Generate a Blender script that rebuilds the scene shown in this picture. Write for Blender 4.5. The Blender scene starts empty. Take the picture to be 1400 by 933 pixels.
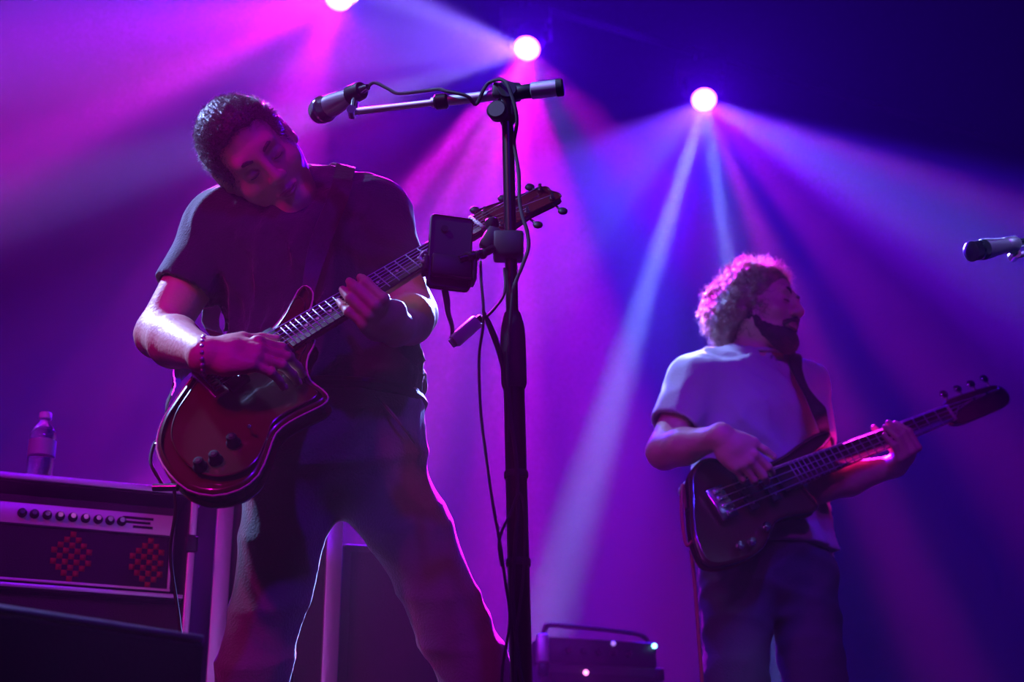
import bpy, bmesh, math, random
import numpy as np
from mathutils import Vector, Matrix

# ------------------------------------------------------------------ camera
S = bpy.context.scene
COL = S.collection
FPX, CZ, PITCH = 2200.0, 0.06, math.radians(21.0)
cam_data = bpy.data.cameras.new('camera')
cam = bpy.data.objects.new('camera', cam_data)
COL.objects.link(cam)
cam.location = (0, 0, CZ)
cam.rotation_euler = (math.pi / 2 + PITCH, 0, 0)
cam_data.sensor_width = 36.0
cam_data.lens = 36.0 * FPX / 1400.0
cam_data.clip_start = 0.02
cam_data.dof.use_dof = True
cam_data.dof.focus_distance = 2.95
cam_data.dof.aperture_fstop = 4.0
S.camera = cam

SP, CP = math.sin(PITCH), math.cos(PITCH)
def ray(px, py):
    u, v = (px - 700.0) / FPX, (466.5 - py) / FPX
    return Vector((u, CP - v * SP, SP + v * CP))
def W(px, py, y):
    """the point at distance y into the stage seen at photo pixel px, py"""
    d = ray(px, py)
    return Vector((0, 0, CZ)) + d * (y / d.y)

# ------------------------------------------------------------------ world, exposure
wd = bpy.data.worlds.new('world'); S.world = wd
wd.use_nodes = True
wd.node_tree.nodes['Background'].inputs[0].default_value = (0, 0, 0, 1)
wd.node_tree.nodes['Background'].inputs[1].default_value = 0.0
vs = S.view_settings
vs.view_transform = 'Standard'; vs.look = 'None'; vs.gamma = 1.0
vs.use_curve_mapping = False
vs.exposure = 0.2
S.cycles.volume_bounces = 0
S.cycles.max_bounces = 4
S.cycles.diffuse_bounces = 1
S.cycles.glossy_bounces = 2
S.cycles.transmission_bounces = 4
S.cycles.sample_clamp_indirect = 2.0
S.cycles.use_denoising = True
S.cycles.caustics_reflective = False
S.cycles.caustics_refractive = False

# ------------------------------------------------------------------ stage lamps
# Each effect lamp throws a bundle of separate beams through its beam wheel: the
# spread of the light over directions is a sum of cones, each with its own colour.
PINK, MAG, BLUE, ICE, VIO, LIL = (.90, .010, .95), (.50, .0, .90), (.06, .006, 1), (.26, .36, 1), (.20, .03, 1), (.28, .22, 1)
def beam_dir(pos, ang, toward):
    """direction of a beam that runs at ANG degrees (0 right, 90 down) across the stage and comes TOWARD degrees to the pit"""
    los = (Vector((0, 0, CZ)) - pos).normalized()
    r = los.cross(Vector((0, 0, 1))).normalized() * -1
    d = r.cross(los).normalized()
    if d.z > 0: d = -d
    if r.x < 0: r = -r
    a, e = math.radians(ang), math.radians(toward)
    return (r * math.cos(a) + d * math.sin(a)) * math.cos(e) + los * math.sin(e)

def beam_lamp(pos, power, beams, radius=0.03):
    ld = bpy.data.lights.new('beam_lamp_light', 'POINT')
    ld.energy = power
    ld.shadow_soft_size = radius
    ld.use_nodes = True
    nt = ld.node_tree
    N, L = nt.nodes, nt.links
    em = N['Emission']
    geo = N.new('ShaderNodeNewGeometry')
    acc = None
    for ang, toward, inner, outer, col, k in beams:
        d = (ang - pos).normalized() if isinstance(ang, Vector) else beam_dir(pos, ang, toward)
        dt = N.new('ShaderNodeVectorMath'); dt.operation = 'DOT_PRODUCT'
        L.new(geo.outputs['Incoming'], dt.inputs[0]); dt.inputs[1].default_value = d
        mr = N.new('ShaderNodeMapRange'); mr.interpolation_type = 'SMOOTHSTEP'
        mr.inputs[1].default_value = math.cos(math.radians(outer))
        mr.inputs[2].default_value = math.cos(math.radians(inner))
        L.new(dt.outputs['Value'], mr.inputs[0])
        ma = N.new('ShaderNodeVectorMath'); ma.operation = 'MULTIPLY_ADD'
        L.new(mr.outputs[0], ma.inputs[0])
        ma.inputs[1].default_value = [c * k for c in col]
        if acc is None: ma.inputs[2].default_value = (0, 0, 0)
        else: L.new(acc, ma.inputs[2])
        acc = ma.outputs[0]
    L.new(acc, em.inputs['Color'])
    em.inputs['Strength'].default_value = 1.0
    return ld

LAMP1, LAMP2, LAMP3 = W(460, 0, 6.2), W(719, 70, 6.6), W(963, 140, 7.1)
# ------------------------------------------------------------------ materials
MATS = {}
def mat(name, col, rough=.6, metal=0., spec=.5, bump=0., bscale=40., vary=0., vscale=8., alpha=None, trans=0., emit=None, estr=0., sheen=0., coat=0., sss=0.):
    if name in MATS: return MATS[name]
    m = bpy.data.materials.new(name); m.use_nodes = True
    nt = m.node_tree; N, L = nt.nodes, nt.links
    b = N['Principled BSDF']
    b.inputs['Base Color'].default_value = (*col, 1)
    b.inputs['Roughness'].default_value = rough
    b.inputs['Metallic'].default_value = metal
    b.inputs['Specular IOR Level'].default_value = spec
    b.inputs['Transmission Weight'].default_value = trans
    b.inputs['Sheen Weight'].default_value = sheen
    b.inputs['Coat Weight'].default_value = coat
    if emit:
        b.inputs['Emission Color'].default_value = (*emit, 1)
        b.inputs['Emission Strength'].default_value = estr
    if bump or vary:
        tc = N.new('ShaderNodeTexCoord')
    if bump:
        n = N.new('ShaderNodeTexNoise'); n.inputs['Scale'].default_value = bscale; n.inputs['Detail'].default_value = 4
        L.new(tc.outputs['Object'], n.inputs['Vector'])
        bp = N.new('ShaderNodeBump'); bp.inputs['Strength'].default_value = bump; bp.inputs['Distance'].default_value = .01
        L.new(n.outputs['Fac'], bp.inputs['Height']); L.new(bp.outputs[0], b.inputs['Normal'])
    if vary:
        n2 = N.new('ShaderNodeTexNoise'); n2.inputs['Scale'].default_value = vscale; n2.inputs['Detail'].default_value = 3
        L.new(tc.outputs['Object'], n2.inputs['Vector'])
        mx = N.new('ShaderNodeMix'); mx.data_type = 'RGBA'
        mx.inputs['A'].default_value = (*[c * (1 - vary) for c in col], 1)
        mx.inputs['B'].default_value = (*[min(1, c * (1 + vary)) for c in col], 1)
        L.new(n2.outputs['Fac'], mx.inputs['Factor']); L.new(mx.outputs['Result'], b.inputs['Base Color'])
    MATS[name] = m
    return m

SKIN = mat('skin', (.58, .36, .27), .5, bump=.15, bscale=120, vary=.12, vscale=20)
HAIR = mat('dark_hair', (.05, .035, .028), .38, bump=.5, bscale=150)
CURL = mat('brown_hair', (.20, .11, .07), .45, bump=.4, bscale=90)
BEARD = mat('beard_hair', (.03, .02, .016), .7, bump=.6, bscale=200)
NAVY = mat('dark_cotton', (.03, .03, .048), .9, bump=.25, bscale=260, sheen=.25)
GREYTEE = mat('grey_cotton', (.42, .42, .45), .9, bump=.25, bscale=260, sheen=.2)
CHINO = mat('chino_cloth', (.16, .12, .13), .88, bump=.3, bscale=220, sheen=.6)
DENIM = mat('dark_denim', (.05, .055, .09), .9, bump=.3, bscale=300)
LEATHER = mat('dark_leather', (.03, .02, .018), .5, bump=.2, bscale=120)
BLACKM = mat('black_metal', (.02, .02, .022), .32, .9)
BLACKP = mat('black_plastic', (.010, .010, .012), .5, spec=.3)
RUBBER = mat('black_rubber', (.012, .012, .012), .75)
CHROME = mat('chrome', (.75, .75, .78), .18, 1.)
STEEL = mat('brushed_steel', (.55, .55, .58), .45, .7)
ALU = mat('aluminium_edge', (.62, .62, .64), .42, .8, bump=.1, bscale=60)
WHITEP = mat('white_plastic', (.8, .8, .8), .4)
TOLEX = mat('black_vinyl', (.02, .02, .022), .55, bump=.5, bscale=400)
PANEL = mat('silver_panel', (.62, .60, .60), .4, .3)
WOODR = mat('red_lacquer', (.085, .008, .010), .22, coat=.6, vary=.5, vscale=5)
WOODN = mat('maple_neck', (.34, .17, .08), .4, vary=.25, vscale=14)
ROSE = mat('rosewood', (.05, .025, .018), .5, vary=.3, vscale=30)
SUNB = mat('dark_lacquer', (.06, .022, .018), .22, coat=.6, vary=.5, vscale=4)
IVORY = mat('ivory_binding', (.75, .7, .58), .4)
NAIL = mat('nail', (.66, .42, .36), .3)
LIP = mat('lip', (.42, .17, .15), .45)
GLASSY = mat('clear_plastic', (.95, .95, .97), .05, trans=1.)
DRAPE = mat('black_drape', (.003, .003, .004), .95, spec=.1)
STAGE = mat('black_stage_floor', (.012, .012, .013), .5, bump=.2, bscale=12, vary=.4)

# ------------------------------------------------------------------ mesh building
def link(name, me, m=None, parent=None, smooth=True):
    o = bpy.data.objects.new(name, me); COL.objects.link(o)
    if m is not None and not me.materials: me.materials.append(m)
    if smooth and me.polygons:
        me.polygons.foreach_set('use_smooth', [True] * len(me.polygons))
    if parent is not None:
        o.parent = parent
        o.matrix_parent_inverse = PINV.get(parent.name, Matrix())
    return o
PINV = {}
def thing(name, label, cat, loc=(0, 0, 0), group=None):
    o = bpy.data.objects.new(name, None); COL.objects.link(o)
    o.empty_display_size = .1
    o.location = loc
    o['label'] = label; o['category'] = cat
    if group: o['group'] = group
    PINV[o.name] = Matrix.Translation(Vector(loc)).inverted()   # parts are given in stage coordinates
    return o
def tag(o, label, cat, group=None):
    o['label'] = label; o['category'] = cat
    if group: o['group'] = group
    return o
def frame_from(axis, hint=Vector((0, 0, 1))):
    z = Vector(axis).normalized()
    h = Vector(hint)
    if abs(z.dot(h.normalized())) > .98: h = Vector((1, 0, 0)) if abs(z.x) < .9 else Vector((0, 1, 0))
    x = h.cross(z).normalized(); y = z.cross(x)
    return x, y, z

class MB:
    """collects shapes of ONE part and links them as one mesh"""
    def __init__(s): s.v, s.f = [], []
    def ring_tube(s, rings, cap=True, closed=False):
        b = len(s.v); n = len(rings[0])
        for r in rings: s.v.extend(tuple(p) for p in r)
        m = len(rings)
        for i in range(m if closed else m - 1):
            j = (i + 1) % m
            for k in range(n):
                k2 = (k + 1) % n
                s.f.append((b + i * n + k, b + i * n + k2, b + j * n + k2, b + j * n + k))
        if cap and not closed:
            s.f.append(tuple(b + k for k in reversed(range(n))))
            s.f.append(tuple(b + (m - 1) * n + k for k in range(n)))
        return s
    def lathe(s, p, axis, prof, n=20, hint=Vector((0, 0, 1))):
        """prof: list of (distance along axis, radius)"""
        x, y, z = frame_from(axis, hint); p = Vector(p)
        rings = []
        for d, r in prof:
            r = max(r, 1e-4)
            rings.append([p + z * d + (x * math.cos(2 * math.pi * k / n) + y * math.sin(2 * math.pi * k / n)) * r for k in range(n)])
        return s.ring_tube(rings)
    def cyl(s, a, b, r, n=16, r2=None, bev=0.):
        a, b = Vector(a), Vector(b); l = (b - a).length
        r2 = r if r2 is None else r2
        bev = min(bev, l * .45, r * .9)
        pr = [(0, r), (l, r2)] if bev <= 0 else [(0, r - bev), (bev, r), (l - bev, r2), (l, r2 - bev)]
        return s.lathe(a, b - a, pr, n)
    def tube(s, pts, r, n=8, sub=6, rad=None):
        """smooth tube through points"""
        P = [Vector(p) for p in pts]
        out = []; rr = []
        m = len(P)
        for i in range(m - 1):
            p0, p1, p2, p3 = P[max(i - 1, 0)], P[i], P[i + 1], P[min(i + 2, m - 1)]
            for k in range(sub):
                t = k / sub
                out.append(.5 * ((2 * p1) + (p2 - p0) * t + (2 * p0 - 5 * p1 + 4 * p2 - p3) * t * t + (3 * p1 - p0 - 3 * p2 + p3) * t ** 3))
                rr.append(r if rad is None else rad[i] * (1 - t) + rad[i + 1] * t)
        out.append(P[-1]); rr.append(r if rad is None else rad[-1])
        rings = []
        prev = None
        for i, p in enumerate(out):
            t = (out[min(i + 1, len(out) - 1)] - out[max(i - 1, 0)])
            if t.length < 1e-9: t = Vector((0, 0, 1))
            t.normalize()
            if prev is None: x, y, _ = frame_from(t)
            else:
                x = (prev - t * prev.dot(t)).normalized(); y = t.cross(x)
            prev = x
            rings.append([p + (x * math.cos(2 * math.pi * k / n) + y * math.sin(2 * math.pi * k / n)) * rr[i] for k in range(n)])
        return s.ring_tube(rings)
    def box(s, c, half, R=None, bev=0.):
        bm = bmesh.new(); bmesh.ops.create_cube(bm, size=2)
        for v in bm.verts: v.co = Vector((v.co.x * half[0], v.co.y * half[1], v.co.z * half[2]))
        if bev > 0:
            bmesh.ops.bevel(bm, geom=bm.edges[:], offset=min(bev, min(half) * .9), segments=2, affect='EDGES', profile=.5)
        M = Matrix.Translation(Vector(c)) @ (R.to_4x4() if R else Matrix())
        b = len(s.v); bm.verts.index_update()
        for v in bm.verts: s.v.append(tuple(M @ v.co))
        for f in bm.faces: s.f.append(tuple(b + v.index for v in f.verts))
        bm.free(); return s
    def ball(s, c, rad, R=None, n=16, m=10):
        c = Vector(c); rad = Vector(rad) if not isinstance(rad, (int, float)) else Vector((rad,) * 3)
        rings = []
        for i in range(m + 1):
            a = math.pi * i / m
            rz, rr = math.cos(a), max(math.sin(a), 1e-3)
            ring = []
            for k in range(n):
                b = 2 * math.pi * k / n
                q = Vector((rr * math.cos(b) * rad.x, rr * math.sin(b) * rad.y, rz * rad.z))
                ring.append(c + (R @ q if R else q))
            rings.append(ring)
        return s.ring_tube(rings)
    def plate(s, outline, z0, z1, M, bev=0., seg=3):
        """outline (x, y) extruded from z0 to z1 in the frame M, with rounded rims"""
        n = len(outline)
        O = [Vector((x, y)) for x, y in outline]
        area = sum(O[i].x * O[(i + 1) % n].y - O[(i + 1) % n].x * O[i].y for i in range(n))
        if area < 0: O.reverse()
        nor = []
        for i in range(n):
            t = (O[(i + 1) % n] - O[i - 1]).normalized()
            nor.append(Vector((t.y, -t.x)))
        levels = []
        if bev > 0:
            for k in range(seg + 1):
                a = math.pi / 2 * k / seg
                levels.append((z0 + bev * (1 - math.sin(a)), bev * (1 - math.cos(a))))
            for k in range(seg, -1, -1):
                a = math.pi / 2 * k / seg
                levels.append((z1 - bev * (1 - math.sin(a)), bev * (1 - math.cos(a))))
        else: levels = [(z0, 0), (z1, 0)]
        rings = [[M @ Vector((O[i].x - nor[i].x * ins, O[i].y - nor[i].y * ins, z)) for i in range(n)] for z, ins in levels]
        return s.ring_tube(rings)
    def build(s, name, m, parent=None, smooth=True, angle=40):
        me = bpy.data.meshes.new(name)
        me.from_pydata(s.v, [], s.f); me.update()
        bm = bmesh.new(); bm.from_mesh(me)
        bmesh.ops.recalc_face_normals(bm, faces=bm.faces[:])
        for e in bm.edges:
            if len(e.link_faces) == 2 and e.calc_face_angle(0) > math.radians(angle): e.smooth = False
        bm.to_mesh(me); bm.free()
        return link(name, me, m, parent, smooth)

def catmull(pts, sub=6, closed=True):
    n = len(pts); out = []
    for i in range(n):
        p0, p1, p2, p3 = [Vector(pts[(i + k) % n]) for k in (-1, 0, 1, 2)]
        for k in range(sub):
            t = k / sub
            q = .5 * ((2 * p1) + (p2 - p0) * t + (2 * p0 - 5 * p1 + 4 * p2 - p3) * t * t + (3 * p1 - p0 - 3 * p2 + p3) * t ** 3)
            out.append((q.x, q.y))
    return out

# ------------------------------------------------------------------ bodies: blended volumes turned into one continuous skin
class Field:
    def __init__(s, lo, hi, cell):
        s.c = cell
        s.lo = np.array(lo, np.float32); s.n = np.ceil((np.array(hi) - np.array(lo)) / cell).astype(int) + 1
        s.d = np.full(s.n, 1.0, np.float32)
        s.ax = [s.lo[i] + cell * np.arange(s.n[i], dtype=np.float32) for i in range(3)]
    def sub(s, lo, hi):
        a = [max(0, int((lo[i] - s.lo[i]) / s.c)) for i in range(3)]
        b = [min(int(s.n[i]), int((hi[i] - s.lo[i]) / s.c) + 2) for i in range(3)]
        if any(b[i] <= a[i] for i in range(3)): return None, None
        sl = tuple(slice(a[i], b[i]) for i in range(3))
        X = s.ax[0][sl[0]][:, None, None]; Y = s.ax[1][sl[1]][None, :, None]; Z = s.ax[2][sl[2]][None, None, :]
        return sl, (X, Y, Z)
    def blend(s, sl, b, k, op):
        a = s.d[sl]
        if op == 'cut': a, b = a, -b
        if op in ('cut', 'and'):
            if k <= 0: s.d[sl] = np.maximum(a, b)
            else:
                h = np.clip(.5 - .5 * (b - a) / k, 0, 1)
                s.d[sl] = b * (1 - h) + a * h + k * h * (1 - h)
        else:
            if k <= 0: s.d[sl] = np.minimum(a, b)
            else:
                h = np.clip(.5 + .5 * (b - a) / k, 0, 1)
                s.d[sl] = b * (1 - h) + a * h - k * h * (1 - h)
    def cone(s, a, b, ra, rb, k=.02, op='add', flat=None):
        """tapered capsule; flat=(direction, factor) widens it along a direction"""
        a = np.array(a, np.float32); b = np.array(b, np.float32)
        m = max(ra, rb) * (max(1., flat[1]) if flat else 1) + k + 2.5 * s.c
        sl, P = s.sub(np.minimum(a, b) - m, np.maximum(a, b) + m)
        if sl is None: return
        ab = b - a; L2 = float(ab @ ab) + 1e-9
        px, py, pz = P[0] - a[0], P[1] - a[1], P[2] - a[2]
        t = np.clip((px * ab[0] + py * ab[1] + pz * ab[2]) / L2, 0, 1)
        qx, qy, qz = px - t * ab[0], py - t * ab[1], pz - t * ab[2]
        if flat:
            f = np.array(flat[0], np.float32); f /= np.linalg.norm(f)
            w = qx * f[0] + qy * f[1] + qz * f[2]
            sc = 1 - 1 / flat[1]
            qx, qy, qz = qx - w * sc * f[0], qy - w * sc * f[1], qz - w * sc * f[2]
        d = np.sqrt(qx * qx + qy * qy + qz * qz) - (ra + t * (rb - ra))
        s.blend(sl, d, k, op)
    def ell(s, c, r, R=None, k=.02, op='add'):
        """ellipsoid with radii r in the frame R (3x3 columns)"""
        c = np.array(c, np.float32); m = max(r) + k + 2.5 * s.c
        sl, P = s.sub(c - m, c + m)
        if sl is None: return
        x, y, z = P[0] - c[0], P[1] - c[1], P[2] - c[2]
        if R is not None:
            A = np.array(R, np.float32)
            x, y, z = (x * A[0, 0] + y * A[1, 0] + z * A[2, 0], x * A[0, 1] + y * A[1, 1] + z * A[2, 1], x * A[0, 2] + y * A[1, 2] + z * A[2, 2])
        k0 = np.sqrt((x / r[0]) ** 2 + (y / r[1]) ** 2 + (z / r[2]) ** 2)
        k1 = np.sqrt((x / r[0] ** 2) ** 2 + (y / r[1] ** 2) ** 2 + (z / r[2] ** 2) ** 2)
        d = k0 * (k0 - 1) / np.maximum(k1, 1e-6)
        d = np.where(k0 < .05, -min(r), d)
        s.blend(sl, d, k, op)
    def plane(s, p, n, k=.0):
        """keep only the side that n points away from"""
        p = np.array(p, np.float32); n = np.array(n, np.float32); n = n / np.linalg.norm(n)
        d = (s.ax[0][:, None, None] - p[0]) * n[0] + (s.ax[1][None, :, None] - p[1]) * n[1] + (s.ax[2][None, None, :] - p[2]) * n[2]
        s.blend((slice(None),) * 3, d, k, 'and')
    def warp(s, fn):
        """add fn(x, y, z) to the distance near the surface"""
        s.d += fn(s.ax[0][:, None, None], s.ax[1][None, :, None], s.ax[2][None, None, :]).astype(np.float32)
    def mesh(s, keep=None):
        d = s.d; n = s.n
        d[0], d[-1] = np.maximum(d[0], .001), np.maximum(d[-1], .001)
        d[:, 0], d[:, -1] = np.maximum(d[:, 0], .001), np.maximum(d[:, -1], .001)
        d[:, :, 0], d[:, :, -1] = np.maximum(d[:, :, 0], .001), np.maximum(d[:, :, -1], .001)
        ins = d < 0
        cn = n - 1
        cnt = np.zeros(cn, np.int8)
        for i in (0, 1):
            for j in (0, 1):
                for k in (0, 1):
                    cnt += ins[i:i + cn[0], j:j + cn[1], k:k + cn[2]]
        act = (cnt > 0) & (cnt < 8)
        idx = -np.ones(cn, np.int64)
        I = np.argwhere(act)
        idx[act] = np.arange(len(I))
        acc = np.zeros((len(I), 3)); w = np.zeros(len(I))
        for axis in range(3):
            o1, o2 = [a for a in range(3) if a != axis]
            for u in (0, 1):
                for v in (0, 1):
                    A = I.copy(); A[:, o1] += u; A[:, o2] += v
                    B = A.copy(); B[:, axis] += 1
                    da = d[A[:, 0], A[:, 1], A[:, 2]]; db = d[B[:, 0], B[:, 1], B[:, 2]]
                    cr = (da < 0) != (db < 0)
                    t = np.where(cr, da / np.where(cr, da - db, 1), 0)
                    p = (A - I).astype(float); p[:, axis] += t
                    acc += np.where(cr[:, None], p, 0); w += cr
        V = (I + acc / np.maximum(w, 1)[:, None]) * s.c + s.lo
        F = []
        for axis in range(3):
            o1, o2 = [(1, 2), (2, 0), (0, 1)][axis]
            sA = [slice(None)] * 3; sB = [slice(None)] * 3
            sA[axis] = slice(0, -1); sB[axis] = slice(1, None)
            a, b = ins[tuple(sA)], ins[tuple(sB)]
            E = np.argwhere(a != b)
            ok = (E[:, o1] > 0) & (E[:, o2] > 0) & (E[:, o1] < cn[o1]) & (E[:, o2] < cn[o2])
            E = E[ok]
            fl = a[E[:, 0], E[:, 1], E[:, 2]]
            q = []
            for u, v in ((0, 0), (-1, 0), (-1, -1), (0, -1)):
                c = E.copy(); c[:, o1] += u; c[:, o2] += v
                q.append(idx[c[:, 0], c[:, 1], c[:, 2]])
            q = np.stack(q, 1)
            q[~fl] = q[~fl][:, ::-1]
            F.append(q)
        F = np.concatenate(F)
        F = F[(F >= 0).all(1)]
        if keep is not None:
            cent = V[F].mean(1)
            F = F[keep(cent)]
        return V, F

def relax(V, F, it=2, lam=.5):
    E = np.concatenate([F[:, [0, 1]], F[:, [1, 2]], F[:, [2, 3]], F[:, [3, 0]]])
    E = np.concatenate([E, E[:, ::-1]])
    deg = np.bincount(E[:, 0], minlength=len(V)).astype(float)
    key = np.minimum(E[:, 0], E[:, 1]) * len(V) + np.maximum(E[:, 0], E[:, 1])
    ky, inv, ct = np.unique(key, return_inverse=True, return_counts=True)
    open_v = np.zeros(len(V), bool); open_v[E[ct[inv] == 2].ravel()] = True
    deg[open_v] = 0
    for _ in range(it):
        A = np.stack([np.bincount(E[:, 0], weights=V[E[:, 1], i], minlength=len(V)) for i in range(3)], 1) / np.maximum(deg, 1)[:, None]
        V = np.where(deg[:, None] > 0, V + lam * (A - V), V)
    return V

def skin_mesh(name, VF, m, parent, it=1):
    Vs, Fs, o = [], [], 0
    for V, F in VF:
        V = relax(V, F, it)
        used = np.unique(F); mp = -np.ones(len(V), np.int64); mp[used] = np.arange(len(used))
        Vs.append(V[used]); Fs.append(mp[F] + o); o += len(used)
    V, F = np.concatenate(Vs), np.concatenate(Fs)
    me = bpy.data.meshes.new(name)
    me.vertices.add(len(V)); me.vertices.foreach_set('co', V.astype(np.float32).ravel())
    me.loops.add(F.size); me.loops.foreach_set('vertex_index', F.astype(np.int32).ravel())
    me.polygons.add(len(F)); me.polygons.foreach_set('loop_start', np.arange(0, F.size, 4, dtype=np.int32))
    me.update(calc_edges=True); me.validate()
    return link(name, me, m, parent)
# ------------------------------------------------------------------ room
def structure(o): o['kind'] = 'structure'; return o
def slab(name, lo, hi, m):
    c = (Vector(lo) + Vector(hi)) / 2
    return structure(MB().box(c, [(hi[i] - lo[i]) / 2 for i in range(3)]).build(name, m))
def room():
    slab('floor', (-6, 1.15, -.12), (7, 13.2, 0), STAGE)
    slab('trim_1', (-6, 1.10, -1.5), (7, 1.15, 0), mat('black_skirt', (.01, .01, .011), .9))
    slab('ground', (-6, -2.5, -1.6), (7, 1.15, -1.5), mat('pit_concrete', (.05, .05, .055), .8, bump=.3, bscale=9))
    slab('wall_left', (-6.1, -2.5, -1.6), (-6, 13.2, 9.6), DRAPE)
    slab('wall_right', (7, -2.5, -1.6), (7.1, 13.2, 9.6), DRAPE)
    slab('ceiling', (-6, -2.5, 9.5), (7, 13.2, 9.6), DRAPE)
    # pleated black backdrop
    n = 26; V, F = [], []
    for k in range(n + 1):
        x = -6 + 13 * k / n
        y = 13.0
        V += [(x, y, 0), (x, y, 9.5)]
    for k in range(n): F.append((2 * k, 2 * k + 2, 2 * k + 3, 2 * k + 1))
    mb = MB(); mb.v, mb.f = V, F
    structure(mb.build('wall_back', DRAPE, angle=80))
room()
# ------------------------------------------------------------------ people
def nrm(v): return Vector(v).normalized()
class Head:
    """frame of a head: l = the person's left, f = where the face points, u = crown"""
    def __init__(s, c, f, u):
        s.c = Vector(c); s.f = nrm(f); s.u = nrm(Vector(u) - s.f * Vector(u).dot(s.f)); s.l = s.u.cross(s.f)
        s.R = np.array([[s.l[i], s.f[i], s.u[i]] for i in range(3)])
        s.M = Matrix([[s.l[i], s.f[i], s.u[i]] for i in range(3)])
    def __call__(s, l, f, u): return s.c + s.l * l + s.f * f + s.u * u
    def local(s, X, Y, Z):
        x, y, z = X - s.c.x, Y - s.c.y, Z - s.c.z
        return [x * a.x + y * a.y + z * a.z for a in (s.l, s.f, s.u)]

def head_field(F, h, smile=0.):
    e, c = F.ell, F.cone
    e(h(0, -.014, .016), (.077, .098, .090), h.R, .02)
    e(h(0, .028, -.045), (.060, .064, .078), h.R, .03)
    c(h(.050, .000, -.060), h(.020, .066, -.112), .022, .018, .03)
    c(h(-.050, .000, -.060), h(-.020, .066, -.112), .022, .018, .03)
    e(h(0, .074, -.113), (.022, .018, .016), h.R, .02)
    c(h(-.036, .080, .014), h(.036, .080, .014), .011, .011, .018)
    for s in (-1, 1):
        e(h(.033 * s, .094, -.012), (.019, .013, .012), h.R, .010, 'cut')
        e(h(.031 * s, .0765, -.012), (.015, .0125, .012), h.R, .004)
        c(h(.020 * s, .089, -.0145), h(.042 * s, .080, -.0155), .0028, .0022, .004)
        e(h(.043 * s, .060, -.045), (.024, .024, .022), h.R, .02)
        e(h(.011 * s, .100, -.046), (.009, .010, .008), h.R, .006)
        # ear: shell with a hollow
        t = .34 * s
        e(h(.080 * s, -.016, -.016), (.010, .020, .033), h.R, .008)
        e(h(.090 * s, -.011, -.012), (.008, .011, .020), h.R, .005, 'cut')
        e(h(.080 * s, -.008, -.043), (.007, .009, .010), h.R, .006)
    c(h(0, .090, .004), h(0, .112, -.040), .0075, .0105, .010)
    e(h(0, .109, -.043), (.012, .011, .010), h.R, .007)
    w = .021 + .006 * smile
    for s in (-1, 1):
        c(h(0, .0965, -.075), h(w * s, .084, -.078 + .007 * smile), .0052, .003, .005)
        c(h(0, .0955, -.0845), h(w * .9 * s, .084, -.081 + .006 * smile), .0060, .003, .005)
    c(h(-w, .094, -.080 + .003 * smile), h(w, .094, -.080 + .003 * smile), .0016, .0016, .003, 'cut')

def hand_pts(wrist, d, n, side, curls, thumb, size=1.):
    """finger chains. d along the palm, n out of the palm, side +1 right hand, -1 left hand"""
    d = nrm(d); n = nrm(Vector(n) - d * Vector(n).dot(d)); s = d.cross(n) * side
    w = Vector(wrist); ch = []
    L = [(.044, .026, .020), (.049, .030, .021), (.045, .028, .020), (.035, .021, .018)]
    off = [.028, .009, -.010, -.028]; base = [.086, .090, .086, .078]
    spread = [.10, .02, -.06, -.14]
    for i in range(4):
        p = w + d * base[i] * size + s * off[i] * size
        dd = nrm(d + s * spread[i])
        pts = [w + d * .03 * size + s * off[i] * .7 * size, p]
        a = 0
        for j in range(3):
            a += math.radians(curls[i][j])
            p = p + (dd * math.cos(a) + n * math.sin(a)) * L[i][j] * size
            pts.append(p)
        ch.append(pts)
    t0 = w + d * .022 * size + s * .024 * size + n * .008 * size
    pts = [t0]; p = t0
    for (a, b, cc), l in zip(thumb, (.044, .033, .026)):
        v = nrm(d * a + s * b + n * cc)
        p = p + v * l * size; pts.append(p)
    return ch, pts, (d, n, s)

def hand_field(F, wrist, chains, thumb, fr, size=1.):
    d, n, s = fr; w = Vector(wrist)
    F.cone(w - d * .01, w + d * .04 * size, .022 * size, .024 * size, .02, flat=(s, 1.35))
    F.cone(w + d * .035 * size, w + d * .078 * size, .0155 * size, .0135 * size, .015, flat=(s, 2.6))
    F.cone(w + d * .03 * size + s * .02 * size + n * .008, thumb[1], .017 * size, .012 * size, .015)
    F.cone(w + d * .03 * size - s * .022 * size + n * .006, w + d * .065 * size - s * .026 * size, .014 * size, .012 * size, .015)
    for i, pts in enumerate(chains):
        r = (.0098, .0100, .0096, .0086)[i] * size
        for j in range(1, 4):
            ra = r * (1, .95, .86)[j - 1]; rb = r * (.93, .86, .74)[j - 1]
            F.cone(pts[j], pts[j + 1], ra, rb, .003 if j > 1 else .007)
        F.ell(pts[1] - n * .002, (r * 1.06,) * 3, None, .005)
        F.ell(pts[2] - n * .0, (r * 1.03,) * 3, None, .003)
    for j in range(3):
        r = (.0130, .0108, .0095)[j] * size
        F.cone(thumb[j], thumb[j + 1], r, r * .86, .004 if j else .012)

def fine(boxes):
    """keep-test for the coarse body mesh: drop what a finer piece replaces"""
    def keep(c):
        k = np.ones(len(c), bool)
        for lo, hi in boxes:
            k &= ~((c > np.array(lo) + .009).all(1) & (c < np.array(hi) - .009).all(1))
        return k
    return keep
def inside(lo, hi, m=.005):
    lo, hi = np.array(lo), np.array(hi)
    return lambda c: (c > lo + m).all(1) & (c < hi - m).all(1)
def bounds(pts, m):
    A = np.array([tuple(p) for p in pts])
    return A.min(0) - m, A.max(0) + m

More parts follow.
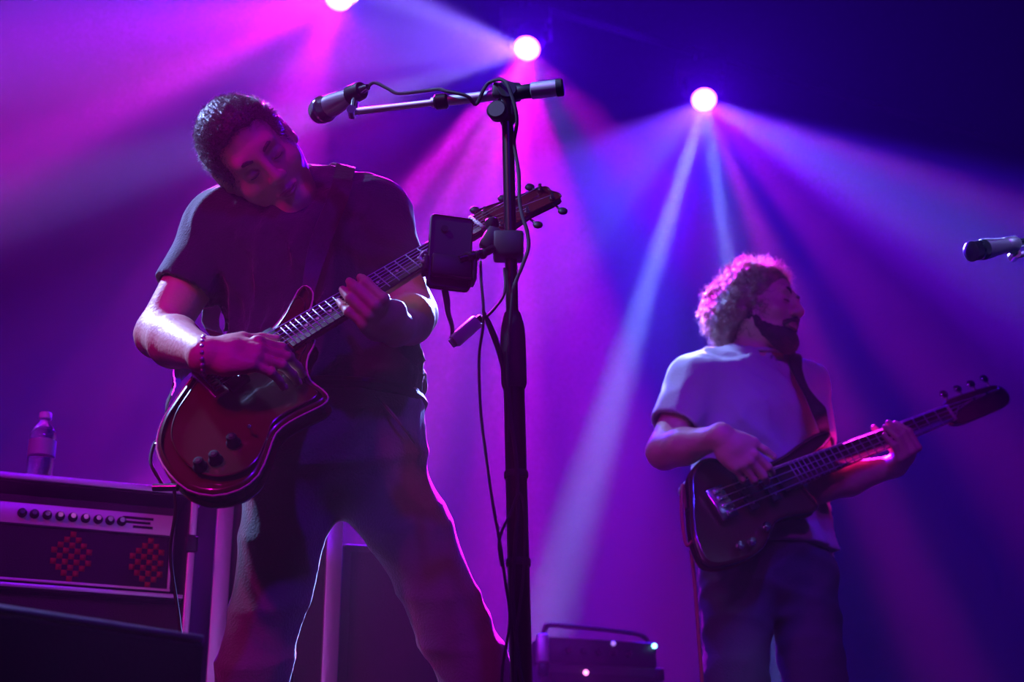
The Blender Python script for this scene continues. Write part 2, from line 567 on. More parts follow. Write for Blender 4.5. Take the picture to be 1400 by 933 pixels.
def folds(seed, amp, scale, ax):
    """soft cloth folds that run along ax"""
    rnd = random.Random(seed)
    waves = []
    a = nrm(ax)
    x, y, _ = frame_from(a)
    for i in range(4):
        t = rnd.uniform(0, math.pi)
        dirn = (x * math.cos(t) + y * math.sin(t) + a * rnd.uniform(-.35, .35)) * scale * rnd.uniform(.6, 1.7)
        waves.append((dirn, rnd.uniform(0, 6.28), rnd.uniform(.5, 1)))
    def fn(X, Y, Z):
        o = 0
        for dv, ph, w in waves:
            q = X * dv.x + Y * dv.y + Z * dv.z + ph
            o = o + w * (1 - np.abs(np.sin(q * .5 + .6 * np.sin(q * .23 + ph)))) ** 2
        return -(o / 1.5 - .45) * amp
    return fn

def strands(name, roots, m, parent, rnd, length, r=.0007, curl=0., bend=Vector((0, 0, -1)), nseg=4, jitter=.35):
    """a coat of single hairs: roots = [(point, outward direction)]"""
    mb = MB()
    V, F = [], []
    for p, o in roots:
        t = nrm(o + Vector((rnd.uniform(-1, 1), rnd.uniform(-1, 1), rnd.uniform(-1, 1))) * jitter)
        x, y, _ = frame_from(t)
        l = length * rnd.uniform(.6, 1.25); ph = rnd.uniform(0, 6.28)
        b = len(V); q = Vector(p)
        for k in range(nseg + 1):
            a = k / nseg
            rr = r * (1 - .75 * a)
            c = q + (x * math.cos(ph + a * 7) + y * math.sin(ph + a * 7)) * curl * min(1, a * 2)
            for j in range(3):
                an = j * 2.094
                V.append(tuple(c + (x * math.cos(an) + y * math.sin(an)) * rr))
            t = nrm(t + bend * (.9 / nseg)); q = q + t * (l / nseg)
        for k in range(nseg):
            for j in range(3):
                j2 = (j + 1) % 3
                F.append((b + 3 * k + j, b + 3 * k + j2, b + 3 * k + 3 + j2, b + 3 * k + 3 + j))
    mb.v, mb.f = V, F
    me = bpy.data.meshes.new(name); me.from_pydata(V, [], F); me.update()
    return me
def join_into(o, me2):
    """add a second mesh to a part"""
    bm = bmesh.new(); bm.from_mesh(o.data); bm.from_mesh(me2); bm.to_mesh(o.data); bm.free()
    o.data.polygons.foreach_set('use_smooth', [True] * len(o.data.polygons))
    bpy.data.meshes.remove(me2)

def nails(hand, chains, thumb, fr, body):
    d, n, s = fr
    for pts in chains + [thumb]:
        t = nrm(pts[-1] - pts[-2])
        up = nrm(-n - t * (-n).dot(t)) if pts is not thumb else nrm(s.cross(t) if abs(s.dot(t)) < .9 else n)
        if pts is thumb and up.dot(-n) < 0: up = -up
        c = pts[-1] - t * .001 + up * .0062
        M = Matrix([[t.cross(up)[i], t[i], up[i]] for i in range(3)])
        MB().ball(c, (.0052, .0066, .0018), M, 10, 6).build('fingernail', NAIL, body)

def shoe(name, ankle, toe_dir, parent):
    a = Vector((ankle[0], ankle[1], 0)); t = nrm((toe_dir[0], toe_dir[1], 0)); sd = Vector((0, 0, 1)).cross(t)
    lo, hi = bounds([a - t * .1 - sd * .08, a + t * .24 + sd * .08, a - t * .1 + sd * .08, a + t * .24 - sd * .08, a + Vector((0, 0, .16))], .03)
    lo[2] = -.02
    F = Field(lo, hi, .006)
    F.cone(a - t * .045 + Vector((0, 0, .045)), a + t * .10 + Vector((0, 0, .04)), .042, .045, .02)
    F.cone(a + t * .09 + Vector((0, 0, .034)), a + t * .19 + Vector((0, 0, .028)), .044, .034, .02)
    F.cone(a + Vector((0, 0, .06)), a + Vector((0, 0, .13)), .045, .042, .03)
    F.plane((0, 0, .0), (0, 0, -1))
    o = skin_mesh(name, [F.mesh()], LEATHER, parent)
    ol = []
    for k in range(28):
        b = 2 * math.pi * k / 28
        w = .05 if math.cos(b) > 0 else .043
        ol.append((.07 + .155 * math.cos(b), w * math.sin(b)))
    M = Matrix([[t.x, sd.x, 0, a.x], [t.y, sd.y, 0, a.y], [0, 0, 1, 0], [0, 0, 0, 1]])
    MB().plate(ol, .0, .022, M, .004).build('sole', RUBBER, o)
    return o

def strap_over(name, pts, widths, cloth, m, parent, lift=.004, n=60):
    """a flat strap through pts that is laid on the cloth where it would pass through it"""
    from mathutils.bvhtree import BVHTree
    tr = BVHTree.FromPolygons([v.co.copy() for v in cloth.data.vertices], [tuple(p.vertices) for p in cloth.data.polygons])
    P = [Vector(p) for p in pts]; k = len(P); line = []; W_ = []
    for i in range(n + 1):
        f = i / n * (k - 1); j = min(int(f), k - 2); t = f - j
        p0, p1, p2, p3 = P[max(j - 1, 0)], P[j], P[j + 1], P[min(j + 2, k - 1)]
        line.append(.5 * ((2 * p1) + (p2 - p0) * t + (2 * p0 - 5 * p1 + 4 * p2 - p3) * t * t + (3 * p1 - p0 - 3 * p2 + p3) * t ** 3))
        W_.append(widths[j] * (1 - t) + widths[j + 1] * t)
    def out(p, d):
        h = tr.find_nearest(p)
        s_ = (p - h[0]).dot(h[1])
        return (h[0] + h[1] * d, h[1]) if (s_ < 0 or h[3] < d) else (p, h[1])
    for r in range(5):
        line = [line[0]] + [out(p, lift + .003)[0] for p in line[1:-1]] + [line[-1]]
        if r < 4: line = [line[0]] + [line[i] * .5 + (line[i - 1] + line[i + 1]) * .25 for i in range(1, n)] + [line[-1]]
    nor = [out(p, lift)[1] for p in line]
    for r in range(4): nor = [nor[0]] + [nrm(nor[i - 1] + nor[i] + nor[i + 1]) for i in range(1, n)] + [nor[-1]]
    rings = []
    for i, p in enumerate(line):
        t = nrm(line[min(i + 1, n)] - line[max(i - 1, 0)]); nn = nor[i]; nn = nrm(nn - t * nn.dot(t)); sd = t.cross(nn); hw = W_[i]
        a, c, b = p + sd * hw, p, p - sd * hw
        a, c, b = [out(q, lift)[0] if 0 < i < n else q for q in (a, c, b)]
        rings.append([a + nn * .0012, c + nn * .0012, b + nn * .0012, b - nn * .0012, c - nn * .0012, a - nn * .0012])
    return MB().ring_tube(rings).build(name, m, parent)

class PlaneFrame:
    """plane of an instrument's face: u along the strings, v across, w out of the face"""
    def __init__(s, o, n, pa, pb):
        s.n = nrm(n); s.o0 = Vector(o)
        a, b = s.hit(*pa), s.hit(*pb)
        s.o = a; s.u = nrm(b - a); s.v = s.n.cross(s.u)
        s.M = Matrix([[s.u[i], s.v[i], s.n[i], s.o[i]] for i in range(3)] + [[0, 0, 0, 1]])
    def hit(s, px, py):
        d = ray(px, py); c = Vector((0, 0, CZ))
        return c + d * ((s.o0 - c).dot(s.n) / d.dot(s.n))
    def uv(s, px, py):
        p = s.hit(px, py) - s.o
        return p.dot(s.u), p.dot(s.v)
    def __call__(s, u, v, w=0.): return s.o + s.u * u + s.v * v + s.n * w
    def vec(s, u, v, w): return s.u * u + s.v * v + s.n * w
GUITAR_PLANE = PlaneFrame(W(330, 540, 2.585), (-.12, -.9, .40), (300, 524), (700, 283))
BASS_PLANE = PlaneFrame(W(1000, 690, 3.70), (.30, -.9, .22), (985, 690), (1300, 566))
# ------------------------------------------------------------------ guitarist
T_SHIRT = {}
def guitarist():
    G = GUITAR_PLANE
    J = dict(neck=W(384, 262, 2.88), lsh=W(510, 296, 2.86), rsh=W(302, 312, 2.85),
             chest=W(415, 340, 2.88), belly=W(445, 490, 2.90), pelvis=W(455, 600, 2.89),
             relb=W(217, 458, 2.83), rwri=G(*G.uv(301, 537), .091), lelb=W(566, 430, 2.85), lwri=G(.322, -.060, -.053),
             rhip=W(402, 628, 2.89), lhip=W(508, 625, 2.89), rkne=W(343, 925, 2.86), lkne=W(655, 925, 2.88))
    base = Vector((-.38, 2.9, 0))
    T = thing('person', 'guitarist in dark t-shirt bowing his head over a red electric guitar', 'person', base)
    h = Head(W(342, 206, 2.75), (.36, -.72, -.58), (-.64, -.30, .62))
    rank = Vector((J['rkne'].x - .06, 2.93, .09)); lank = Vector((J['lkne'].x + .12, 2.94, .09))
    lr = nrm(J['lsh'] - J['rsh'])
    rch, rth, rfr = hand_pts(J['rwri'], G.vec(.83, -.55, -.14), G.vec(0, 0, -1), 1,
        [(28, 34, 18), (26, 31, 16), (25, 30, 16), (26, 30, 16)], [(.8, .55, .15), (.9, .3, .2), (.95, .1, .25)], .98)
    lch, lth, lfr = hand_pts(J['lwri'], G.vec(-.45, -.05, .88), G.vec(0, .98, .06), -1,
        [(76, 44, 5), (75, 44, 5), (69, 44, 4), (60, 40, 2)], [(-.05, -.35, 1), (-.05, -.3, 1), (0, -.2, 1)], 1.0)
    def arms(F, g=0., sleeve=False):
        for sh, el, wr in (('rsh', 'relb', 'rwri'), ('lsh', 'lelb', 'lwri')):
            F.ell(J[sh], (.062 + g, .062 + g, .062 + g), None, .03)
            F.cone(J[sh], J[el], .056 + g, .044 + g, .03)
            if not sleeve:
                mid = J[el].lerp(J[wr], .35)
                F.cone(J[el], mid, .041, .046, .02)
                F.cone(mid, J[wr], .046, .027, .02)
    def torso(F, g=0.):
        F.cone(J['neck'], J['lsh'], .05 + g, .05 + g, .03)
        F.cone(J['neck'], J['rsh'], .05 + g, .05 + g, .03)
        F.cone(J['chest'], J['belly'], .105 + g, .098 + g, .05, flat=(lr, 1.50))
        F.cone(J['chest'] + Vector((0, .0, .05)), J['chest'], .085 + g, .10 + g, .05, flat=(lr, 1.6))
        F.cone(J['belly'], J['pelvis'], .098 + g, .105 + g, .05, flat=(Vector((1, 0, 0)), 1.36))
    def legs(F, g=0.):
        F.cone(J['pelvis'] + Vector((0, 0, .03)), J['pelvis'] - Vector((0, 0, .03)), .105 + g, .10 + g, .05, flat=(Vector((1, 0, 0)), 1.38))
        for hp, kn, an in (('rhip', 'rkne', rank), ('lhip', 'lkne', lank)):
            F.cone(J[hp], J[kn], .076 + g, .046 + g, .04)
            F.cone(J[kn], an, .050 + g, .038 + g, .03)
        F.cone(rank, rank + Vector((-.03, -.13, -.05)), .036, .03, .02)
        F.cone(lank, lank + Vector((.05, -.13, -.05)), .036, .03, .02)
    def everything(F):
        torso(F); legs(F); arms(F)
        F.cone(h(0, -.03, -.05), J['neck'], .056, .060, .03)
        head_field(F, h)
        hand_field(F, J['rwri'], rch, rth, rfr, .98)
        hand_field(F, J['lwri'], lch, lth, lfr)
    hb = bounds([h(0, 0, 0)], .165)
    rb = bounds([J['rwri']] + [p for c in rch for p in c] + rth, .03)
    lb = bounds([J['lwri']] + [p for c in lch for p in c] + lth, .03)
    allp = list(J.values()) + [rank, lank, h(0, 0, .1)]
    lo, hi = bounds(allp, .14); lo[2] = -.01
    F = Field(lo, hi, .0085); everything(F)
    pieces = [F.mesh(fine([hb, rb, lb]))]
    for b, c in ((hb, .0026), (rb, .0028), (lb, .0028)):
        F = Field(b[0], b[1], c); everything(F); pieces.append(F.mesh(inside(*b)))
    skin_mesh('body', pieces, SKIN, T)
    body = T
    nails('r', rch, rth, rfr, T); nails('l', lch, lth, lfr, T)
    # t-shirt
    lo, hi = bounds([J[k] for k in ('neck', 'lsh', 'rsh', 'belly', 'relb', 'lelb', 'pelvis')], .17)
    F = Field(lo, hi, .006)
    torso(F, .012)
    F.cone(J['belly'], J['pelvis'], .112, .122, .05, flat=(Vector((1, 0, 0)), 1.36))
    F2 = Field(lo, hi, .006)
    for sh, el, t in (('rsh', 'relb', .60), ('lsh', 'lelb', .62)):
        F3 = Field(lo, hi, .006)
        F3.ell(J[sh], (.066,) * 3, None, .04)
        F3.cone(J[sh], J[sh].lerp(J[el], t + .1), .064, .061, .035)
        F3.warp(folds(int(t * 100), .007, 55, (J[el] - J[sh])))
        ax = nrm(J[el] - J[sh]); cut = J[sh].lerp(J[el], t)
        F3.plane(cut, ax)
        F3.cone(cut - ax * .04, cut + ax * .1, .050, .056, .002, 'cut')
        F2.d = np.minimum(F2.d, F3.d)
    F.warp(folds(3, .010, 80, (0.3, 0.1, 1)))
    F.warp(folds(8, .009, 60, (1, 0.1, .6)))
    F.blend((slice(None),) * 3, F2.d, .03, 'add')
    F.cone(h(0, -.02, -.06), J['neck'], .066, .068, .01, 'cut')
    F.plane(W(450, 556, 2.88), (0.05, 0, -1), .0)
    T_SHIRT['g'] = skin_mesh('t_shirt', [F.mesh()], NAVY, T, 2)
    # collar band
    ax = nrm(h(0, -.02, -.06) - J['neck']); x, y, _ = frame_from(ax)
    cc = J['neck'] + ax * .018
    MB().tube([cc + (x * math.cos(a) + y * math.sin(a)) * .070 for a in np.linspace(0, 2 * math.pi, 17)], .006, 8, 3).build('collar', NAVY, T)
    # trousers
    lo, hi = bounds([J['pelvis'], J['rkne'], J['lkne'], rank, lank, J['belly']], .16); lo[2] = .0
    F = Field(lo, hi, .007)
    legs(F, .012)
    F.cone(J['pelvis'] + Vector((0, 0, .09)), J['pelvis'], .108, .118, .04, flat=(Vector((1, 0, 0)), 1.36))
    F.warp(folds(5, .011, 40, (1, 0, .25)))
    F.warp(folds(6, .006, 22, (.2, 0, 1)))
    F.plane(J['pelvis'] + Vector((0, 0, .095)), (0.03, 0, 1))
    F.plane((0, 0, .05), (0, 0, -1))
    tr = skin_mesh('trousers', [F.mesh()], CHINO, T)
    c = J['pelvis'] + Vector((0, 0, .07))
    MB().tube([c + Vector((math.cos(a) * .166, math.sin(a) * .124, .0)) for a in np.linspace(0, 2 * math.pi, 25)], .012, 8, 2).build('belt', LEATHER, tr)
    for s in (-1, 1):
        MB().tube([J['pelvis'] + Vector((s * .09, -.118, .045)), J['pelvis'] + Vector((s * .13, -.108, .0)), J['pelvis'] + Vector((s * .158, -.07, -.03))], .003, 6, 4).build('pocket_seam', CHINO, tr)
    shoe('shoe', rank, (-.3, -1), T); shoe('shoe', lank, (.4, -1), T)
    # hair
    F = Field(hb[0], hb[1], .003)
    F.ell(h(0, -.016, .020), (.084, .105, .094), h.R, .02)
    F.ell(h(0, -.05, -.03), (.070, .070, .075), h.R, .02)
    rnd = random.Random(4)
    F.warp(folds(12, .0025, 260, h.f))
    # the hairline: open the face and the ears
    F.ell(h(0, .112, -.040), (.080, .084, .122), h.R, .008, 'cut')
    for s_ in (-1, 1):
        F.ell(h(.050 * s_, .085, .035), (.026, .035, .038), h.R, .010, 'cut')
    F.ell(h(.09, -.01, -.030), (.03, .030, .046), h.R, .008, 'cut')
    F.ell(h(-.09, -.01, -.030), (.03, .030, .046), h.R, .008, 'cut')
    F.cone(h(0, -.0, -.135), h(0, -.09, -.135), .05, .05, .01, 'cut', flat=(h.l, 3))
    hair = skin_mesh('hair', [F.mesh()], HAIR, T, 0)
    me = hair.data; roots = []
    for i in range(9000):
        v = me.vertices[rnd.randrange(len(me.vertices))]
        q = [(v.co - h.c).dot(a) for a in (h.l, h.f, h.u)]
        if q[2] < -.03 or (q[1] > .06 and q[2] < .05): continue
        out = nrm(h.l * q[0] + h.f * (q[1] + .012) * .8 + h.u * q[2])
        roots.append((v.co - out * .003, nrm(out * .38 + h.f * .85 + h.u * .1)))
    join_into(hair, strands('hair_strand', roots, HAIR, T, rnd, .017, .0006, .0012, h.u * -.1, 3, .28))
    for s in (-1, 1):
        MB().tube([h(.014 * s, .0915, .008), h(.030 * s, .092, .014), h(.047 * s, .076, .009)], .004, 6, 4, rad=[.0035, .004, .002]).build('eyebrow', HAIR, T)
        MB().tube([h(.019 * s, .0905, -.0175), h(.031 * s, .0905, -.0195), h(.043 * s, .081, -.018)], .0012, 5, 4).build('eyelash', HAIR, T)
    for s in (-1, 1):
        pass
    MB().tube([h(-.020, .0880, -.078), h(0, .1005, -.0765), h(.020, .0880, -.078)], .0042, 8, 6, rad=[.001, .0046, .001]).build('lip', LIP, T)
    MB().tube([h(-.018, .0875, -.0825), h(0, .1000, -.0855), h(.018, .0875, -.0825)], .0045, 8, 6, rad=[.001, .0050, .001]).build('lip', LIP, T)
    # bracelet of small metal beads on the picking wrist
    d, n, s = rfr; c = J['rwri'] - d * .004
    br = MB()
    for k in range(18):
        a = 2 * math.pi * k / 18
        br.ball(c + s * math.cos(a) * .034 + n * math.sin(a) * .028, .0042, None, 8, 6)
    br.build('bracelet', STEEL, T)['kind'] = 'stuff'
    p = lch[0][1].lerp(lch[0][2], .45)
    t = nrm(lch[0][2] - lch[0][1]); x, y, _ = frame_from(t)
    return J, T
GJ, GT = guitarist()
# ------------------------------------------------------------------ electric guitar
def tuner(G, root, u, v, side, button_len=.026):
    """post with a washer on the face, shaft and button out of the side"""
    t = MB().cyl(G(u, v, -.006), G(u, v, .012), .0032, 10).cyl(G(u, v, .0), G(u, v, .0025), .006, 12)
    t.cyl(G(u, v + side * .010, -.012), G(u, v + side * button_len, -.012), .0022, 8)
    o = t.build('tuner', CHROME, root)
    b = MB().ball(G(u, v + side * (button_len + .008), -.012), (.0095, .010, .0055), Matrix([[G.u[i], G.v[i], G.n[i]] for i in range(3)]), 12, 8)
    b.build('tuner_button', BLACKP, o)

def guitar():
    G = GUITAR_PLANE
    T = thing('electric_guitar', 'red double-cutaway electric guitar hanging in front of the guitarist', 'guitar', G(0, 0, 0))
    px = [(213, 600), (221, 572), (238, 545), (262, 512), (288, 484), (315, 470), (345, 462), (372, 446), (394, 418), (407, 394),
          (418, 388), (427, 398), (424, 417), (416, 440), (430, 462), (421, 482), (418, 500), (424, 518), (440, 530), (448, 541), (440, 551),
          (418, 562), (395, 574), (376, 590), (366, 616), (352, 647), (326, 667), (290, 675), (255, 667), (230, 645), (216, 622)]
    ol = catmull([G.uv(*p) for p in px], 4)
    b = MB().plate(ol, -.045, 0, G.M, .009, 3).build('body', WOODR, T)
    # carved top: a slightly raised inner field
    cu = sum(p[0] for p in ol) / len(ol); cv = sum(p[1] for p in ol) / len(ol)
    inner = [(cu + (u - cu) * .86, cv + (v - cv) * .86) for u, v in ol]
    MB().plate(inner, -.004, .0028, G.M, .0026, 2).build('carved_top', WOODR, T)
    # binding along the rim of the face
    rim = MB()
    rim.tube([G(u, v, -.006) for u, v in ol[::2]] + [G(ol[0][0], ol[0][1], -.006)], 0.0018, 6, 1)
    rim.build('binding', IVORY, T)
    u0 = G.uv(392, 468)[0]; u1 = G.uv(652, 312)[0]; ut = G.uv(757, 247)[0]
    # neck and fretboard
    def wv(u): t = (u - u0) / (u1 - u0); return .028 * (1 - t) + .0215 * t
    rings = []
    for k in range(14):
        u = u0 - .03 + (u1 - u0 + .03) * k / 13; w = wv(u)
        rings.append([G(u, -w, .006), G(u, w, .006)] + [G(u, w * math.cos(a), .004 - .021 * math.sin(a)) for a in np.linspace(.15, math.pi - .15, 7)])
    MB().ring_tube(rings).build('neck', WOODN, T)
    fb = MB(); ub = G.uv(290, 530)[0]; ue = u1 - (u1 - ub) * .735
    fb.plate([(ue, -wv(ue)), (u1, -wv(u1)), (u1, wv(u1)), (ue, wv(ue))], .005, .0115, G.M, .001, 1)
    fb.build('fretboard', ROSE, T)
    scale = u1 - ub
    for k in range(1, 23):
        u = u1 - scale * (1 - 2 ** (-k / 12))
        w = wv(u) * .98
        MB().cyl(G(u, -w, .0118), G(u, w, .0118), .0013, 6).build('fret', STEEL, T)
    for k in (3, 5, 7, 9, 15, 17, 19):
        u = u1 - scale * (1 - 2 ** (-(k - .5) / 12))
        MB().cyl(G(u, 0, .0110), G(u, 0, .0122), .0032, 10).build('inlay', IVORY, T)
    MB().box(G(u1 + .002, 0, .010), (.003, .0225, .005), G.M.to_3x3()).build('nut', IVORY, T)
    # headstock, set back and tilted
    hs = [(u1 - .002, -.021), (u1 + .012, -.026), (u1 + .028, -.040), (u1 + .055, -.039), (u1 + .11, -.029), (ut - .010, -.027), (ut, -.012), (ut - .006, .004),
          (ut - .004, .018), (ut - .018, .026), (u1 + .11, .032), (u1 + .055, .041), (u1 + .030, .042), (u1 + .012, .028), (u1 - .002, .021)]
    Mh = G.M @ Matrix.Translation((u1, 0, .003)) @ Matrix.Rotation(math.radians(7), 4, 'Y') @ Matrix.Translation((-u1, 0, 0))
    MB().plate(catmull(hs, 3), -.016, .0, Mh, .002, 2).build('headstock', WOODR, T)
    H = PlaneFrame.__new__(PlaneFrame)
    H.o = Mh @ Vector((0, 0, 0)); R3 = Mh.to_3x3(); H.u, H.v, H.n = [nrm(R3.col[i]) for i in range(3)]; H.M = Mh
    span = ut - u1
    posts = []
    for side in (-1, 1):
        for k in range(3):
            u, v = u1 + .038 + k * (span - .06) / 2, side * (.026 - .004 * k)
            tuner(H, T, u, v, side, .024)
            posts.append((u, v))
    # pickups, bridge, knobs, switch
    for uu in (.30, .74):
        u = ue - .022 if uu == .74 else ub + .038
        p = MB().box(G(u, 0, .009), (.019, .040, .006), G.M.to_3x3(), .003).build('pickup', BLACKP, T)
        for k in range(6):
            MB().cyl(G(u + .006, -.026 + k * .0104, .0145), G(u + .006, -.026 + k * .0104, .0165), .0024, 8).build('pole_piece', STEEL, p)
    br = MB().box(G(ub, 0, .011), (.014, .042, .0065), G.M.to_3x3(), .002).build('bridge', CHROME, T)
    for k in range(6):
        MB().box(G(ub + .002, -.027 + k * .0108, .019), (.008, .0042, .0025), G.M.to_3x3(), .001).build('saddle', CHROME, br)
    for p in ((275, 641), (296, 632), (320, 608)):
        u, v = G.uv(*p)
        k = MB().lathe(G(u, v, .003), G.n, [(0, .0125), (.003, .0125), (.006, .0098), (.016, .0090), (.0185, .0075), (.019, 0)], 18).build('knob', BLACKP, T)
        MB().cyl(G(u, v, .0195), G(u, v, .0225), .0040, 10).build('knob_cap', CHROME, k)
    u, v = G.uv(345, 595)
    MB().cyl(G(u, v, .003), G(u, v, .02), .0028, 8).ball(G(u, v, .021), .004, None, 8, 6).build('pickup_switch', CHROME, T)
    # strings
    for k in range(6):
        v = -.026 + k * .0104
        pu, pv = posts[k] if k < 3 else posts[8 - k]
        MB().tube([G(ub, v, .0215), G(u1, v * .66, .0150), H(pu, pv, .008)], .0008 if k > 2 else .0005, 5, 1).build('string', STEEL, T)
    # strap: from the tail button up behind the shoulder
    tu, tv = G.uv(222, 588)
    MB().cyl(G(tu, tv, -.022), G(tu - .02, tv - .004, -.022), .006, 10).build('strap_button', CHROME, T)
    hu, hv = G.uv(415, 398)
    pts = [G(tu - .012, tv - .004, -.022), W(232, 545, 2.70), W(246, 500, 2.88), W(300, 400, 3.00), W(370, 300, 3.02), W(452, 240, 2.96), W(470, 228, 2.87), W(466, 262, 2.77), W(436, 335, 2.72), G(hu, hv, -.024)]
    strap_over('strap', pts, [.009, .016] + [.019] * 7 + [.010], T_SHIRT['g'], LEATHER, T)
    MB().cyl(G(hu, hv, -.035), G(hu, hv, -.018), .006, 10).build('strap_button', CHROME, T)
    # lead plugged into the rim
    ju, jv = G.uv(238, 655)
    MB().cyl(G(ju, jv, -.022), G(ju - .03, jv + .03, -.024), .0065, 12).build('jack_plug', CHROME, T)
    return G, T
GF, GUITAR = guitar()
ju, jv = GF.uv(238, 655)
lead = MB().tube([GF(ju - .028, jv + .028, -.024), W(222, 664, 2.58), W(206, 632, 2.60), W(214, 604, 2.63), W(228, 620, 2.66), W(240, 690, 2.68), W(233, 760, 2.72), W(246, 860, 2.75), W(250, 960, 2.72),
                  Vector((-.70, 2.66, .06)), Vector((-.74, 2.74, .006)), Vector((-.80, 3.00, .006)), Vector((-.86, 3.2, .006))], .0032, 8, 6).build('guitar_lead', RUBBER)
tag(lead, 'thin black guitar lead looping from the red guitar down to the floor', 'cable')
# ------------------------------------------------------------------ bass player
def bassist():
    G = BASS_PLANE
    J = dict(neck=W(1034, 494, 3.92), lsh=W(1094, 530, 4.00), rsh=W(950, 526, 3.85),
             chest=W(1026, 570, 3.935), belly=W(1036, 680, 3.965), pelvis=W(1050, 765, 3.955),
             relb=W(908, 618, 3.78), rwri=W(986, 597, 3.63), lelb=W(1122, 664, 3.90), lwri=G(.572, -.060, -.050))
    J['rhip'] = J['pelvis'] + Vector((-.082, -.03, -.06)); J['lhip'] = J['pelvis'] + Vector((.082, .03, -.06))
    J['rkne'] = Vector((J['rhip'].x - .04, J['rhip'].y - .06, .50)); J['lkne'] = Vector((J['lhip'].x + .03, J['lhip'].y - .03, .50))
    rank = Vector((J['rkne'].x - .03, J['rkne'].y + .06, .09)); lank = Vector((J['lkne'].x + .03, J['lkne'].y + .06, .09))
    T = thing('person', 'bearded bass player with curly hair in grey t-shirt, looking sideways', 'person', Vector((J['pelvis'].x, J['pelvis'].y, 0)))
    h = Head(W(1041, 418, 3.90), (.80, -.58, -.03), (.10, .05, 1))
    lr = nrm(J['lsh'] - J['rsh'])
    rch, rth, rfr = hand_pts(J['rwri'], (.62, -.02, -.72), (.15, .95, .10), 1,
        [(25, 40, 25), (28, 44, 25), (34, 48, 28), (40, 50, 30)], [(.9, .5, .1), (1, .3, .15), (1, .2, .3)], 1.0)
    lch, lth, lfr = hand_pts(J['lwri'], G.vec(-.15, -.03, .95), G.vec(-.1, .98, .06), -1,
        [(76, 42, 5), (75, 42, 5), (70, 43, 4), (63, 41, 3)], [(-.05, -.25, 1), (-.05, -.2, 1), (0, -.1, 1)], 1.0)
    def arms(F):
        for sh, el, wr in (('rsh', 'relb', 'rwri'), ('lsh', 'lelb', 'lwri')):
            F.ell(J[sh], (.060,) * 3, None, .03)
            F.cone(J[sh], J[el], .054, .043, .03)
            mid = J[el].lerp(J[wr], .35)
            F.cone(J[el], mid, .040, .044, .02)
            F.cone(mid, J[wr], .044, .026, .02)
    def torso(F, g=0.):
        F.cone(J['neck'], J['lsh'], .048 + g, .048 + g, .03)
        F.cone(J['neck'], J['rsh'], .048 + g, .048 + g, .03)
        F.cone(J['chest'], J['belly'], .105 + g, .100 + g, .05, flat=(lr, 1.48))
        F.cone(J['chest'] + Vector((0, 0, .05)), J['chest'], .085 + g, .10 + g, .05, flat=(lr, 1.55))
        F.cone(J['belly'], J['pelvis'], .100 + g, .105 + g, .05, flat=(lr, 1.42))
    def legs(F, g=0.):
        F.cone(J['pelvis'] + Vector((0, 0, .03)), J['pelvis'] - Vector((0, 0, .03)), .105 + g, .10 + g, .05, flat=(lr, 1.4))
        for hp, kn, an in (('rhip', 'rkne', rank), ('lhip', 'lkne', lank)):
            F.cone(J[hp], J[kn], .080 + g, .054 + g, .04)
            F.cone(J[kn], an, .052 + g, .042 + g, .03)
        F.cone(rank, rank + Vector((.04, -.13, -.05)), .036, .03, .02)
        F.cone(lank, lank + Vector((.10, -.10, -.05)), .036, .03, .02)
    def everything(F):
        torso(F); legs(F); arms(F)
        F.cone(h(0, -.03, -.05), J['neck'], .055, .060, .03)
        head_field(F, h, 1.)
        hand_field(F, J['rwri'], rch, rth, rfr)
        hand_field(F, J['lwri'], lch, lth, lfr)
    hb = bounds([h(0, 0, 0)], .165)
    rb = bounds([J['rwri']] + [p for c in rch for p in c] + rth, .03)
    lb = bounds([J['lwri']] + [p for c in lch for p in c] + lth, .03)
    lo, hi = bounds(list(J.values()) + [rank, lank, h(0, 0, .1)], .14); lo[2] = -.01
    F = Field(lo, hi, .0095); everything(F)
    pieces = [F.mesh(fine([hb, rb, lb]))]
    for b, c in ((hb, .0032), (rb, .0034), (lb, .0034)):
        F = Field(b[0], b[1], c); everything(F); pieces.append(F.mesh(inside(*b)))
    skin_mesh('body', pieces, SKIN, T)
    nails('r', rch, rth, rfr, T); nails('l', lch, lth, lfr, T)
    # t-shirt, worn over the trousers
    lo, hi = bounds([J[k] for k in ('neck', 'lsh', 'rsh', 'belly', 'relb', 'lelb', 'pelvis')], .17)
    F = Field(lo, hi, .007)
    torso(F, .014)
    F.cone(J['belly'], J['pelvis'], .116, .128, .05, flat=(lr, 1.4))
    F2 = Field(lo, hi, .007)
    for sh, el, t in (('rsh', 'relb', .66), ('lsh', 'lelb', .62)):
        F3 = Field(lo, hi, .007)
        F3.ell(J[sh], (.068,) * 3, None, .04)
        F3.cone(J[sh], J[sh].lerp(J[el], t + .1), .066, .068, .035)
        F3.warp(folds(int(t * 100), .010, 50, (J[el] - J[sh])))
        ax = nrm(J[el] - J[sh]); cut = J[sh].lerp(J[el], t)
        F3.plane(cut, ax)
        F3.cone(cut - ax * .04, cut + ax * .1, .052, .060, .002, 'cut')
        F2.d = np.minimum(F2.d, F3.d)
    F.warp(folds(21, .013, 85, (1, .2, -.6)))
    F.warp(folds(22, .008, 60, (.3, 0, 1)))
    F.blend((slice(None),) * 3, F2.d, .03, 'add')
    F.cone(h(0, -.02, -.06), J['neck'], .064, .066, .01, 'cut')
    F.plane(W(1050, 742, 3.85), (0.03, 0, -1), .0)
    T_SHIRT['b'] = skin_mesh('t_shirt', [F.mesh()], GREYTEE, T, 2)
    ax = nrm(h(0, -.02, -.06) - J['neck']); x, y, _ = frame_from(ax)
    cc = J['neck'] + ax * .016
